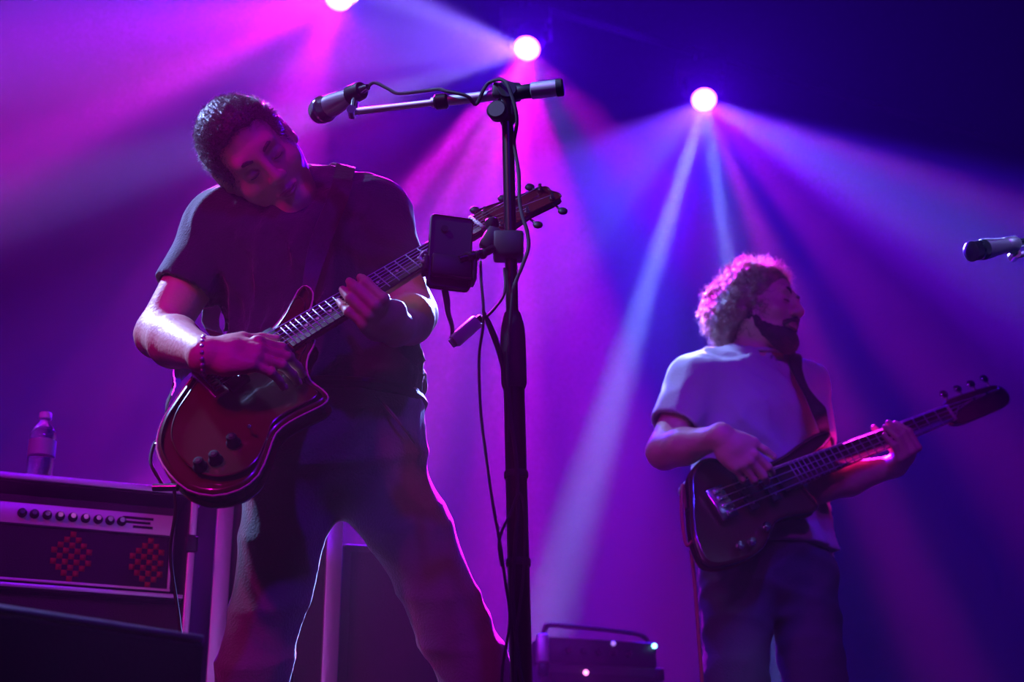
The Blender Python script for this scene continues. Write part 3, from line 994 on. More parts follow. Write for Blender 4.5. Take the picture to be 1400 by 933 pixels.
    MB().tube([cc + (x * math.cos(a) + y * math.sin(a)) * .068 for a in np.linspace(0, 2 * math.pi, 17)], .006, 8, 3).build('collar', GREYTEE, T)
    lo, hi = bounds([J['pelvis'], J['rkne'], J['lkne'], rank, lank, J['belly']], .16); lo[2] = .0
    F = Field(lo, hi, .008)
    legs(F, .014)
    F.warp(folds(25, .010, 36, (1, 0, .25)))
    F.plane(J['pelvis'] + Vector((0, 0, .095)), (0.0, 0, 1))
    F.plane((0, 0, .05), (0, 0, -1))
    skin_mesh('trousers', [F.mesh()], DENIM, T)
    shoe('shoe', rank, (.2, -1), T); shoe('shoe', lank, (.8, -.8), T)
    # curly hair down to the nape
    F = Field(*bounds([h(0, -.02, -.02)], .19), .0042)
    F.ell(h(0, -.022, .030), (.083, .102, .093), h.R, .02)
    F.ell(h(0, -.075, -.03), (.078, .060, .080), h.R, .03)
    F.ell(h(0, -.080, -.085), (.062, .040, .042), h.R, .03)
    for s_ in (-1, 1):
        F.ell(h(.072 * s_, -.032, -.020), (.022, .040, .060), h.R, .02)
    rnd = random.Random(14)
    for i in range(110):
        a, b = rnd.uniform(0, 6.28), rnd.uniform(-.9, 1)
        q = (math.cos(a) * math.sqrt(1 - b * b), math.sin(a) * math.sqrt(1 - b * b), b)
        F.ell(h(q[0] * .080, -.042 + q[1] * .100, .005 + q[2] * .104), (rnd.uniform(.012, .024),) * 3, None, .010)
    F.ell(h(0, .118, -.040), (.078, .092, .112), h.R, .008, 'cut')
    F.cone(h(0, .03, -.15), h(0, -.07, -.19), .06, .05, .01, 'cut')
    hair = skin_mesh('hair', [F.mesh()], CURL, T, 1)
    me = hair.data; roots = []
    for i in range(2600):
        v = me.vertices[rnd.randrange(len(me.vertices))]
        q = [(v.co - h.c).dot(a) for a in (h.l, h.f, h.u)]
        if q[1] > .05 and q[2] < .06: continue
        out = nrm(h.l * q[0] + h.f * (q[1] + .03) + h.u * q[2])
        roots.append((v.co - out * .004, out))
    join_into(hair, strands('curl', roots, CURL, T, rnd, .028, .0013, .006, Vector((0, 0, -.5)), 7, .5))
    # beard and moustache
    F = Field(hb[0], hb[1], .0032)
    F.cone(h(.052, -.004, -.052), h(.022, .068, -.116), .027, .025, .02)
    F.cone(h(-.052, -.004, -.052), h(-.022, .068, -.116), .027, .025, .02)
    F.ell(h(0, .070, -.112), (.034, .032, .030), h.R, .02)
    F.cone(h(-.030, .083, -.078), h(0, .101, -.064), .007, .0085, .006)
    F.cone(h(.030, .083, -.078), h(0, .101, -.064), .007, .0085, .006)
    F.warp(folds(31, .0025, 260, h.u))
    F.ell(h(0, .108, -.079), (.022, .03, .0085), h.R, .004, 'cut')
    beard = skin_mesh('beard', [F.mesh()], BEARD, T, 1)
    for s in (-1, 1):
        MB().tube([h(.014 * s, .0915, .010), h(.030 * s, .092, .017), h(.047 * s, .076, .011)], .004, 6, 4, rad=[.0035, .0045, .002]).build('eyebrow', BEARD, T)
        MB().tube([h(.019 * s, .0905, -.0165), h(.031 * s, .0905, -.0175), h(.043 * s, .081, -.017)], .0013, 5, 4).build('eyelash', BEARD, T)
    MB().tube([h(-.024, .084, -.074), h(0, .1005, -.0785), h(.024, .084, -.074)], .0042, 8, 6, rad=[.001, .0040, .001]).build('lip', LIP, T)
    MB().tube([h(-.021, .085, -.0785), h(0, .1000, -.0875), h(.021, .085, -.0785)], .0045, 8, 6, rad=[.001, .0046, .001]).build('lip', LIP, T)
    return J, T
BJ, BT = bassist()

def bass():
    G = BASS_PLANE
    T = thing('bass_guitar', 'dark electric bass guitar slung across the bearded bass player', 'bass guitar', G(0, 0, 0))
    px = [(944, 680), (944, 650), (956, 630), (976, 624), (1005, 634), (1040, 634), (1070, 622), (1092, 606), (1114, 592), (1132, 588), (1138, 595),
          (1130, 606), (1108, 624), (1092, 648), (1104, 668), (1118, 684), (1120, 694), (1108, 701), (1084, 704), (1064, 712), (1056, 728), (1044, 750), (1018, 766), (986, 774), (964, 768), (950, 740), (945, 710)]
    ol = catmull([G.uv(*p) for p in px], 4)
    MB().plate(ol, -.042, 0, G.M, .010, 3).build('body', SUNB, T)
    u0 = G.uv(1085, 652)[0]; u1 = G.uv(1296, 568)[0]; ut = G.uv(1374, 530)[0]; ub = G.uv(985, 690)[0]
    def wv(u): t = (u - u0) / (u1 - u0); return .032 * (1 - t) + .022 * t
    rings = []
    for k in range(14):
        u = u0 - .02 + (u1 - u0 + .02) * k / 13; w = wv(u)
        rings.append([G(u, -w, .006), G(u, w, .006)] + [G(u, w * math.cos(a), .004 - .024 * math.sin(a)) for a in np.linspace(.15, math.pi - .15, 7)])
    MB().ring_tube(rings).build('neck', WOODN, T)
    ue = u0 - .05
    MB().plate([(ue, -wv(ue)), (u1, -wv(u1)), (u1, wv(u1)), (ue, wv(ue))], .005, .0125, G.M, .001, 1).build('fretboard', ROSE, T)
    MB().tube([G(ue, wv(ue), .009), G(u1, wv(u1), .009)], .0028, 6, 1).build('binding', IVORY, T)
    sc = u1 - ub
    for k in range(1, 22):
        u = u1 - sc * (1 - 2 ** (-k / 12))
        if u < ue: break
        w = wv(u) * .98
        MB().cyl(G(u, -w, .0128), G(u, w, .0128), .0015, 6).build('fret', STEEL, T)
    MB().box(G(u1 + .002, 0, .010), (.003, .0225, .006), G.M.to_3x3()).build('nut', IVORY, T)
    hs = [(u1 - .002, -.021), (u1 + .02, -.034), (u1 + .06, -.036), (ut - .04, -.034), (ut - .01, -.024), (ut, -.002), (ut - .012, .022), (ut - .05, .034), (u1 + .05, .040), (u1 + .02, .036), (u1 - .002, .021)]
    MB().plate(catmull(hs, 3), -.018, -.002, G.M, .002, 2).build('headstock', SUNB, T)
    posts = []
    for k in range(4):
        u = u1 + .045 + k * (ut - u1 - .075) / 3
        t = MB().cyl(G(u, .012, -.006), G(u, .012, .014), .0050, 12).cyl(G(u, .026, -.014), G(u, .050, -.014), .003, 8).build('tuner', CHROME, T)
        MB().ball(G(u, .060, -.014), (.014, .012, .004), Matrix([[G.u[i], G.v[i], G.n[i]] for i in range(3)]), 12, 8).build('tuner_button', CHROME, t)
        posts.append((u, .012))
    for u in (ub + .075, ub + .145):
        p = MB().box(G(u, 0, .007), (.013, .046, .007), G.M.to_3x3(), .003).build('pickup', BLACKP, T)
        for k in range(4):
            MB().cyl(G(u, -.030 + k * .02, .013), G(u, -.030 + k * .02, .016), .003, 8).build('pole_piece', STEEL, p)
    br = MB().box(G(ub, 0, .006), (.024, .042, .006), G.M.to_3x3(), .002).build('bridge', CHROME, T)
    for k in range(4):
        MB().box(G(ub + .004, -.03 + k * .02, .014), (.012, .006, .003), G.M.to_3x3(), .001).build('saddle', CHROME, br)
    for p in ((1010, 748), (1026, 743), (1046, 722)):
        u, v = G.uv(*p)
        MB().lathe(G(u, v, 0), G.n, [(0, .011), (.004, .011), (.014, .009), (.017, .007), (.0175, 0)], 16).build('knob', CHROME, T)
    for k in range(4):
        v = -.030 + k * .02
        MB().tube([G(ub, v, .018), G(u1, v * .6, .0175), G(posts[k][0], posts[k][1], .010)], .0012, 5, 1).build('string', STEEL, T)
    # strap: horn button, over the left shoulder, down the back to the tail
    hu, hv = G.uv(1133, 592)
    pts = [G(hu, hv, -.016), W(1120, 562, 3.80), W(1100, 530, 3.84), W(1085, 503, 3.90), W(1072, 490, 3.98), W(1060, 520, 4.10), W(1010, 620, 4.14), W(962, 680, 4.02), G(*G.uv(946, 690), -.022)]
    strap_over('strap', pts, [.010] + [.022] * 6 + [.018, .010], T_SHIRT['b'], LEATHER, T)
    MB().cyl(G(hu, hv, -.014), G(hu + .006, hv + .012, -.014), .006, 10).build('strap_button', CHROME, T)
    return G, T
BF, BASS = bass()
u, v = BF.uv(950, 735)
o = MB().tube([BF(u + .004, v, -.022), W(938, 744, 3.672), W(932, 702, 3.675), W(933, 664, 3.69), W(937, 690, 3.70), W(949, 790, 3.695), W(955, 870, 3.69), W(960, 940, 3.69), W(962, 1080, 3.68), Vector((.36, 3.66, .05)), Vector((.33, 3.80, .006)), Vector((.32, 4.2, .006)), Vector((.38, 4.6, .006))], .0042, 8, 6).build('bass_lead', mat('red_cable', (.35, .05, .08), .5))
tag(o, 'thin reddish lead hanging from the dark bass to the floor', 'cable')
# ------------------------------------------------------------------ microphone stand in front of the guitarist
def mic(name, tip, tail, label, head_r=.025, m_body=BLACKM):
    tip, tail = Vector(tip), Vector(tail); a = nrm(tail - tip); L = (tail - tip).length
    T = thing(name, label, 'microphone', tail)
    g = MB().lathe(tip, a, [(0, .004), (.004, .014), (.012, .0215), (.024, head_r), (.036, head_r), (.046, .0225), (.052, .021)], 22).build('grille', mat('steel_mesh', (.10, .10, .11), .45, .9, bump=.9, bscale=700), T)
    MB().lathe(tip + a * .030, a, [(0, head_r + .0012), (.005, head_r + .0012)], 22).build('grille_band', CHROME, g)
    MB().lathe(tip + a * .050, a, [(0, .0215), (.01, .0215), (.03, .019), (L - .095, .0125), (L - .088, .0122)], 20).build('handle', m_body, T)
    MB().lathe(tip + a * (L - .040), a, [(-.004, .0095), (.016, .0095), (.026, .0085), (.040, .0055)], 14).build('cable_plug', CHROME, T)
    return T, a
def mic_stand():
    Y = 2.50
    top = W(693, 126, Y); foot = W(713, 933, Y)
    base = Vector((foot.x + .01, Y + .0, 0))
    T = thing('microphone_stand', 'black boom microphone stand between guitarist and bass player', 'microphone stand', base)
    up = nrm(top - base)
    MB().lathe(base, (0, 0, 1), [(0, .13), (.012, .13), (.02, .12), (.024, .03), (.05, .022)], 32).build('round_base', BLACKM, T)
    mid = W(704, 440, Y); L1 = (mid - base).length
    MB().cyl(base + up * .03, base + up * L1, .0175, 20).build('lower_tube', BLACKM, T)
    MB().lathe(base + up * (L1 - .12), up, [(0, .018), (.01, .0215), (.09, .0215), (.11, .020), (.135, .014)], 18).build('height_clutch', RUBBER, T)
    MB().cyl(base + up * (L1 - .02), top - up * .012, .0105, 18).build('upper_tube', CHROME if 0 else BLACKM, T)
    MB().lathe(top - up * .062, up, [(0, .0125), (.005, .0145), (.035, .0145), (.045, .017)], 16).build('collar', BLACKM, T)
    # swivel joint
    A, B = W(764, 120, Y - .02), W(484, 153, Y + .05)
    ax = nrm(B - A)
    j = MB().box(top - up * .028, (.012, .013, .026), None, .004).box(top + up * .000, (.026, .014, .014), None, .005)
    j.cyl(top + Vector((0, -.02, -.004)), top + Vector((0, .022, -.004)), .016, 18).build('swivel_joint', BLACKP, T)
    k = W(683, 152, Y - .03)
    MB().lathe(k + Vector((.004, .03, 0)), (-.25, -1, 0), [(0, .006), (.02, .006), (.022, .017), (.036, .0185), (.04, .015)], 16).build('swivel_knob', BLACKP, T)
    on = lambda px: A + ax * ((W(px, 0, Y).x - A.x) / ax.x)
    MB().cyl(on(726), on(592), .0095, 18).build('boom_tube', STEEL, T)
    MB().cyl(on(602), B, .0062, 16).build('boom_rod', STEEL, T)
    MB().lathe(on(606), ax, [(-.012, .010), (-.008, .0145), (.010, .0145), (.014, .010)], 16).build('boom_clutch', BLACKM, T)
    MB().lathe(on(725), -ax, [(0, .012), (.002, .0152), (.046, .0152), (.048, .013)], 20).build('counterweight', STEEL, T)
    MB().lathe(on(758), -ax, [(0, .0135), (.002, .0158), (.012, .0158), (.014, .013)], 20).build('end_cap', RUBBER, T)
    MB().lathe(on(700), -ax, [(0, .011), (.004, .013), (.034, .013), (.038, .011)], 16).build('boom_grip', BLACKP, T)
    # clip that holds the microphone
    cp = W(485, 137, Y + .068)
    MB().cyl(B + ax * .004 - Vector((0, .012, 0)), B + ax * .004 + Vector((0, .012, 0)), .0085, 14).cyl(B, cp, .007, 12).build('clip_joint', CHROME, T)
    return T, on, top, base, up
MST, boom_at, ST_TOP, ST_BASE, ST_UP = mic_stand()
MT, mic_ax = mic('microphone', W(428, 157, 2.66), W(503, 119, 2.55), 'handheld microphone on the boom beside the guitarist\'s head', .025, STEEL)
c0 = W(486, 127.6, 2.575)
x_, y_, _z = frame_from(mic_ax)
MB().lathe(c0 - mic_ax * .014, mic_ax, [(0, .0170), (.002, .0185), (.030, .0165), (.032, .015)], 18).build('microphone_clip', BLACKP, MST)
def pole_at(py, dx=0., dy=0.):
    """point beside the pole at the height seen at photo row py"""
    q = W(705, py, 2.50); t = (q.z - ST_BASE.z) / ST_UP.z
    return ST_BASE + ST_UP * t + Vector((dx, dy, 0))
pts = [W(503, 119, 2.56), W(512, 113, 2.555), W(530, 121, 2.545), W(545, 128, 2.54), W(575, 125, 2.53), W(600, 122, 2.510), boom_at(612) + Vector((0, -.017, .010)), boom_at(640) + Vector((0, -.016, -.004)), boom_at(652) + Vector((0, -.004, -.0165)),
       boom_at(662) + Vector((0, -.016, .004)), boom_at(670) + Vector((0, -.012, .020)), W(689, 110, 2.462), W(701, 135, 2.458), W(707, 165, 2.466)]
pts += [pole_at(y, .012 + .006 * math.sin(y * .03), -.014) for y in (200, 240, 280)] + [pole_at(305, .022, -.018), pole_at(322, .028, -.020), pole_at(345, .030, -.020), pole_at(372, .018, -.022), pole_at(400, .004, -.025)]
pts += [pole_at(y, .006 * math.sin(y * .021) - .004, -.0255) for y in (430, 470, 520, 580, 640, 700, 760, 820, 880, 930)]
pts += [ST_BASE + Vector((.01, -.03, .35)), ST_BASE + Vector((.0, -.05, .15)), ST_BASE + Vector((.02, -.15, .025)), ST_BASE + Vector((.15, -.25, .005)), ST_BASE + Vector((.5, -.3, .005))]
tag(MB().tube(pts, .0032, 8, 5).build('microphone_cable', RUBBER), 'black cable running from the microphone along its boom and down the stand', 'cable')
# knotted bundle strapped to the pole
def phone_rig():
    T = thing('phone_holder', 'black clamp arm on the microphone stand carrying a phone', 'phone holder', pole_at(340))
    c = pole_at(338)
    MB().box(c + Vector((-.004, -.002, 0)), (.026, .020, .024), None, .006).build('pole_clamp', BLACKP, T)
    MB().box(c + Vector((-.034, -.006, .012)), (.013, .013, .022), Matrix.Rotation(.5, 3, 'Y'), .006).lathe(c + Vector((-.03, -.008, .03)), (-.2, 0, 1), [(0, .009), (.004, .012), (.016, .012), (.019, .009)], 12).build('clamp_screw', BLACKP, T)
    o = W(615, 346, 2.468)
    X = nrm((.97, .20, -.05)); Z = nrm(Vector((.04, .10, 1)) - X * X.dot(Vector((.04, .10, 1)))); Yv = Z.cross(X)
    M = Matrix([[X[i], Z[i], -Yv[i], o[i]] for i in range(3)] + [[0, 0, 0, 1]])
    # the cradle sits on the back of the phone, which faces the pit
    R3 = M.to_3x3()
    e = M @ Vector((.014, -.022, .020))
    MB().tube([c + Vector((-.03, -.010, -.006)), M @ Vector((.060, .000, .020)), M @ Vector((.036, -.012, .021)), e], .0068, 12, 3).build('arm', BLACKM, T)
    for k in (.052, .040, .028):
        p = M @ Vector((k, -.004 - (.056 - k) * .42, .0205)); d = nrm(e - c)
        MB().cyl(p - d * .003, p + d * .003, .0088, 14).build('arm_ring', RUBBER, T)
    MB().box(M @ Vector((.002, -.034, .0135)), (.034, .020, .0078), R3, .004).build('cradle', BLACKP, T)
    MB().box(M @ Vector((.0405, -.034, .0055)), (.0042, .022, .0155), R3, .003).build('cradle_jaw', BLACKP, T)
    MB().box(M @ Vector((-.0405, -.034, .0055)), (.0042, .014, .0155), R3, .003).build('cradle_jaw', BLACKP, T)
    MB().tube([M @ Vector(v) for v in ((-.040, -.012, .016), (-.047, -.014, .014), (-.050, -.022, .010), (-.047, -.030, .012), (-.041, -.029, .016))], .0032, 8, 4).build('cradle_hook', STEEL, T)
    P = thing('phone', 'black phone standing upright in the clamp arm on the microphone stand', 'phone', W(614, 400, 2.47))
    w, h, r = .0370, .0700, .009
    ol = []
    for cx, cy, a0 in ((w - r, h - r, 0), (-w + r, h - r, 90), (-w + r, -h + r, 180), (w - r, -h + r, 270)):
        for k in range(6):
            a = math.radians(a0 + 90 * k / 5); ol.append((cx + r * math.cos(a), cy + r * math.sin(a)))
    MB().plate(ol, -.006, .006, M, .0025, 3).build('case', BLACKP, P)
    sc = [(x * .92, y * .93) for x, y in ol]
    MB().plate(sc, -.0066, -.0056, M, 0).build('screen', mat('dark_glass', (.01, .01, .012), .08), P)
    MB().cyl(M @ Vector((-.012, .042, .005)), M @ Vector((-.012, .042, .0075)), .006, 14).build('camera_lens', mat('lens_glass', (.02, .02, .03), .1), P)
    return T, P
PHH, PHONE = phone_rig()
# adapter block hanging under the phone
q = W(637, 453, 2.46)
Rq = Matrix.Rotation(math.radians(46), 3, 'Y') @ Matrix.Rotation(.5, 3, 'Z')
ad = thing('power_adapter', 'small silver adapter block dangling under the phone', 'adapter', q)
MB().box(q, (.011, .009, .027), Rq, .003).build('housing', mat('silver_plastic', (.7, .7, .72), .35, .4), ad)
MB().box(q + Rq @ Vector((0, 0, -.029)), (.0075, .0045, .004), Rq, .001).build('socket', STEEL, ad)
MB().box(q + Rq @ Vector((.0, 0, .030)), (.006, .006, .006), Rq, .002).build('strain_relief', BLACKP, ad)
tag(MB().tube([W(608, 396, 2.475), W(611, 412, 2.466), W(613, 430, 2.462), W(618, 446, 2.46), q + Rq @ Vector((0, 0, -.030))], .0040, 8, 5, rad=[.0058, .0058, .0042, .0036, .0036]).build('charging_cable', RUBBER), 'short thick black cable from the phone down to the silver adapter', 'cable')
tag(MB().tube([W(657, 358, 2.475), W(658, 385, 2.455), W(661, 420, 2.438), W(660, 450, 2.436), W(655, 490, 2.448), W(657, 560, 2.46), W(664, 620, 2.46), W(674, 690, 2.462), W(683, 740, 2.463), W(690, 790, 2.465), W(697, 850, 2.466), pole_at(935, -.03, -.024), ST_BASE + Vector((-.03, -.04, .3)), ST_BASE + Vector((-.05, -.10, .03)), ST_BASE + Vector((-.2, -.2, .005))], .0024, 8, 5).build('hanging_cable', RUBBER), 'long thin cable hanging loose from the phone clamp beside the stand', 'cable')
tag(MB().tube([pole_at(375, -.012, -.024), W(690, 400, 2.455), W(676, 422, 2.45), W(664, 434, 2.442), q + Rq @ Vector((0, 0, .036))], .0024, 8, 5).build('adapter_cable', RUBBER), 'thin cable curving from the pole to the silver adapter', 'cable')
tag(MB().tube([W(660, 424, 2.449), W(667, 440, 2.447), W(676, 462, 2.449), W(684, 486, 2.455), W(690, 520, 2.46), W(696, 560, 2.466), pole_at(610, -.012, -.024)], .0024, 8, 5, rad=[.0022, .0045, .0052, .0046, .0024, .0024, .0024]).build('plug_cable', RUBBER), 'cable with a thick inline plug slanting from the adapter to the pole', 'cable')
tag(MB().tube([W(686, 775, 2.452), W(682, 745, 2.452), W(688, 722, 2.452), W(697, 705, 2.455), pole_at(682, .004, -.033), pole_at(720, .012, -.033), pole_at(800, .006, -.033), pole_at(900, -.008, -.033), ST_BASE + Vector((-.015, -.055, .28)), ST_BASE + Vector((-.03, -.16, .004)), ST_BASE + Vector((-.06, -.26, .003))], .0022, 8, 5).build('looped_cable', RUBBER), 'thin cable looping off the lower half of the microphone stand', 'cable')
for py in (470, 650, 770):
    p = pole_at(py); 
    MB().lathe(p, ST_UP, [(-.006, .019), (-.004, .0200), (.004, .0200), (.006, .019)], 18).build('cable_tie', RUBBER, MST)

# ------------------------------------------------------------------ second microphone at the far right
def mic_stand2():
    Y = 3.1
    base = Vector((W(1520, 340, Y).x, Y, 0)); top = Vector((base.x, Y, W(1480, 322, Y).z))
    T = thing('microphone_stand', 'boom microphone stand reaching in beside the bass neck', 'microphone stand', base)
    MB().lathe(base, (0, 0, 1), [(0, .13), (.012, .13), (.02, .12), (.024, .03), (.05, .022)], 28).build('round_base', BLACKM, T)
    MB().cyl(base + Vector((0, 0, .03)), base + Vector((0, 0, .85)), .0165, 16).build('lower_tube', BLACKM, T)
    MB().cyl(base + Vector((0, 0, .8)), top, .0100, 16).build('upper_tube', BLACKM, T)
    MB().box(top, (.02, .016, .024), None, .006).build('swivel_joint', BLACKP, T)
    c = W(1387, 349, Y)
    MB().cyl(top + Vector((.16, 0, .02)), top + Vector((.03, 0, 0)), .0085, 14).cyl(top, c + Vector((.01, 0, 0)), .0065, 14).build('boom_tube', STEEL, T)
    MB().cyl(c + Vector((0, -.012, 0)), c + Vector((0, .012, 0)), .011, 14).cyl(c, W(1384.5, 343, Y - .020), .008, 12).build('clip_joint', CHROME, T)
    a = nrm(W(1408, 330, Y) - W(1322, 345, Y - .08))
    p = W(1382, 334.5, Y - .024)
    MB().lathe(p - a * .016, a, [(0, .016), (.002, .0175), (.03, .0165), (.032, .015)], 16).build('microphone_clip', STEEL, T)
    mic('microphone', W(1322, 345, Y - .08), W(1408, 330, Y), 'slim microphone on the boom beside the bass headstock', .020, STEEL)
mic_stand2()

# ------------------------------------------------------------------ amplifier in its case at the left
A1, A2 = W(0, 648, 3.40), W(270, 672, 3.55)
rx = nrm((A2.x - A1.x, A2.y - A1.y, 0)); rb = Vector((-rx.y, rx.x, 0))       # along the front, and into the stage
Rm = Matrix([[rx[i], rb[i], (0, 0, 1)[i]] for i in range(3)])
ztop = (A1.z + A2.z) / 2
FR = Vector((A2.x, A2.y, 0))                                                     # right front corner on the floor
def AP(x, y, z): return FR + rx * x + rb * y + Vector((0, 0, z))
def zat(px, py, x):
    """height on the front plane of the case seen at row py, at x metres from its right corner"""
    p = AP(x, 0, 0); return W(700, py, 1).z * 0 + CZ + (p.y) * (ray(px, py).z / ray(px, py).y)
WID, DEP = .72, .42
def amp_rig():
    zb = zat(250, 812, -.03)
    T = thing('amplifier_case', 'open black road case with metal edges holding the guitar amplifier', 'case', AP(-WID / 2, DEP / 2, 0))
    t = .016
    MB().box(AP(-WID / 2, DEP / 2, ztop - t / 2), (WID / 2, DEP / 2, t / 2), Rm, .002).build('top_panel', TOLEX, T)
    MB().box(AP(-t / 2, DEP / 2, ztop / 2), (t / 2, DEP / 2, ztop / 2 - .001), Rm, .002).build('side_panel', TOLEX, T)
    MB().box(AP(-WID + t / 2, DEP / 2, ztop / 2), (t / 2, DEP / 2, ztop / 2 - .001), Rm, .002).build('side_panel', TOLEX, T)
    MB().box(AP(-WID / 2, DEP - t / 2, ztop / 2), (WID / 2, t / 2, ztop / 2 - .001), Rm, .002).build('back_panel', TOLEX, T)
    MB().box(AP(-WID / 2, DEP / 2, zb - .008), (WID / 2 - t, DEP / 2 - .01, .008), Rm, .002).build('shelf', TOLEX, T)
    MB().box(AP(-WID / 2, .03, zb / 2 - .01), (WID / 2 - t, .012, zb / 2 - .012), Rm, .002).build('lower_panel', mat('grille_cloth', (.02, .02, .022), .95, bump=.6, bscale=500), T)
    MB().box(AP(-WID / 2, -.002, ztop - .004), (WID / 2, .006, .007), Rm, .002).build('edge_strip', ALU, T)
    MB().box(AP(-WID / 2, -.002, zb - .008), (WID / 2 - t, .006, .005), Rm, .002).build('edge_strip', ALU, T)
    zl = zat(270, 745, 0)
    MB().box(AP(-.005, -.002, (zl + .02 + ztop) / 2), (.008, .006, (ztop - zl - .02) / 2), Rm, .002).build('edge_strip', ALU, T)
    MB().box(AP(-.005, -.002, (zl - .02) / 2), (.008, .006, (zl - .02) / 2), Rm, .002).build('edge_strip', ALU, T)
    MB().box(AP(-.005, -.004, zl), (.014, .006, .018), Rm, .003).build('latch', BLACKM, T)
    # amplifier head inside
    H = thing('guitar_amplifier', 'amplifier head with pale control panel and row of knobs under the bottle', 'amplifier', AP(-WID / 2, .12, zb))
    x0, x1 = -WID + .03, -.036
    zt = ztop - .035
    MB().box(AP((x0 + x1) / 2, .17, (zb + zt) / 2), ((x1 - x0) / 2, .14, (zt - zb) / 2), Rm, .006).build('cabinet', TOLEX, H)
    zp0, zp1 = zat(230, 728, -.1), zat(230, 700, -.1)
    pan = MB().box(AP((x0 + x1) / 2, .026, (zp0 + zp1) / 2), ((x1 - x0) / 2 - .006, .006, (zp1 - zp0) / 2), Rm, .002).build('control_panel', PANEL, H)
    zk = (zp0 + zp1) / 2
    for k in range(10):
        px = (-6, 37, 52, 68, 84, 100, 116, 132, 147, 162)[k]
        x = (W(px, 700, 3.45).x - FR.x) / rx.x
        p = AP(x, .020, zk)
        kb = MB().lathe(p, -rb, [(0, .0105), (.004, .0105), (.006, .0082), (.016, .0078), (.018, .006)], 16).build('knob', BLACKP, pan)
        MB().cyl(p - rb * .0175, p - rb * .0195, .0058, 12).build('knob_cap', CHROME, kb)
    for k in range(3):
        x = -.178 + .0 * k
        MB().box(AP(-.125 + (.012 if k == 2 else 0), .0195, zk + .011 - .010 * k), (.034 - .006 * k, .0008, .0028), Rm).build('panel_print', BLACKP, pan)
    gz0, gz1 = zb + .012, zp0 - .006
    gm = mat('amp_grille', (.02, .02, .03), .9, bump=.7, bscale=600)
    gr = MB().box(AP((x0 + x1) / 2 - .006, .028, (gz0 + gz1) / 2), ((x1 - x0) / 2 - .012, .004, (gz1 - gz0) / 2), Rm, .002).build('grille', gm, H)
    for xx, zz, w2, h2 in ((x1 - .010, (gz0 + zp1) / 2, .003, (zp1 - gz0) / 2), ((x0 + x1) / 2, gz0 - .002, (x1 - x0) / 2 - .006, .003)):
        MB().box(AP(xx, .022, zz), (w2, .003, h2), Rm, .001).build('grille_trim', PANEL, H)
    # round patches of red squares on the grille
    ck = mat('red_cloth', (.24, .02, .015), .8); ck2 = mat('black_cloth', (.012, .012, .014), .9)
    cw = .0125
    for cx, rr in ((x1 - .056, .050), (-.262, .050)):
        for i in range(-5, 6):
            for j in range(-5, 6):
                if (i + j) % 2: continue
                if (i * cw) ** 2 * 1.3 + (j * cw) ** 2 > rr * rr: continue
                zc = (gz0 + gz1) / 2 + j * cw
                if not gz0 + .006 < zc < gz1 - .006 or cx + i * cw > x1 - .02: continue
                MB().box(AP(cx + i * cw, .0235, zc), (cw / 2, .0010, cw / 2), Rm).build('grille_check', ck, gr)
    # foot lines
    return T, H
CASE, AMP = amp_rig()
def bottle():
    c = AP((W(72, 640, 3.5).x - FR.x) / rx.x, .13, ztop)
    p = W(72, 650, c.y); 
    T = thing('water_bottle', 'clear plastic water bottle standing on the amplifier case', 'bottle', c)
    s = 1.0
    h = CZ + c.y * ray(72, 565).z / ray(72, 565).y - ztop
    prof = [(0, .022), (.004, .029), (.02, .0305), (.03, .029), (.04, .0305), (h * .40, .0305), (h * .42, .029), (h * .62, .0305), (h * .72, .030), (h * .80, .024), (h * .88, .0145), (h * .90, .0125), (h * .93, .0125)]
    MB().lathe(c, (0, 0, 1), prof, 28).build('bottle_body', GLASSY, T)
    MB().lathe(c + Vector((0, 0, h * .92)), (0, 0, 1), [(0, .0140), (h * .07, .0140), (h * .08, .0125)], 20).build('cap', WHITEP, T)
    MB().lathe(c + Vector((0, 0, h * .44)), (0, 0, 1), [(0, .0309), (h * .20, .0309)], 28).build('paper_label', mat('bottle_label', (.35, .35, .45), .5), T)
bottle()

# ------------------------------------------------------------------ tall case behind the guitarist
def tall_case():
    a0 = W(283, 933, 3.62); b0 = W(437, 933, 3.72)
    r = nrm((b0.x - a0.x, b0.y - a0.y, 0)); bk = Vector((-r.y, r.x, 0)); R = Matrix([[r[i], bk[i], (0, 0, 1)[i]] for i in range(3)])
    w = (Vector((b0.x, b0.y, 0)) - Vector((a0.x, a0.y, 0))).length + .04
    o = Vector((a0.x, a0.y, 0)); zt = W(300, 655, 3.62).z
    P = lambda x, y, z: o + r * x + bk * y + Vector((0, 0, z))
    T = thing('equipment_case', 'tall narrow black case with pale metal edges behind the guitarist\'s legs', 'case', P(w / 2, .15, 0))
    MB().box(P(w / 2, .16, zt / 2), (w / 2 - .004, .15, zt / 2 - .003), R, .004).build('shell', TOLEX, T)
    for x in (.017, w - .017):
        MB().box(P(x, .006, zt / 2), (.019, .006, zt / 2), R, .002).build('edge_strip', ALU, T)
    for z in (.012, zt - .012):
        MB().box(P(w / 2, .008, z), (w / 2 - .04, .005, .012), R, .002).build('edge_strip', ALU, T)
    MB().box(P(w / 2, .006, zt * .55), (.05, .005, .06), R, .004).build('recessed_handle', BLACKM, T)
tall_case()
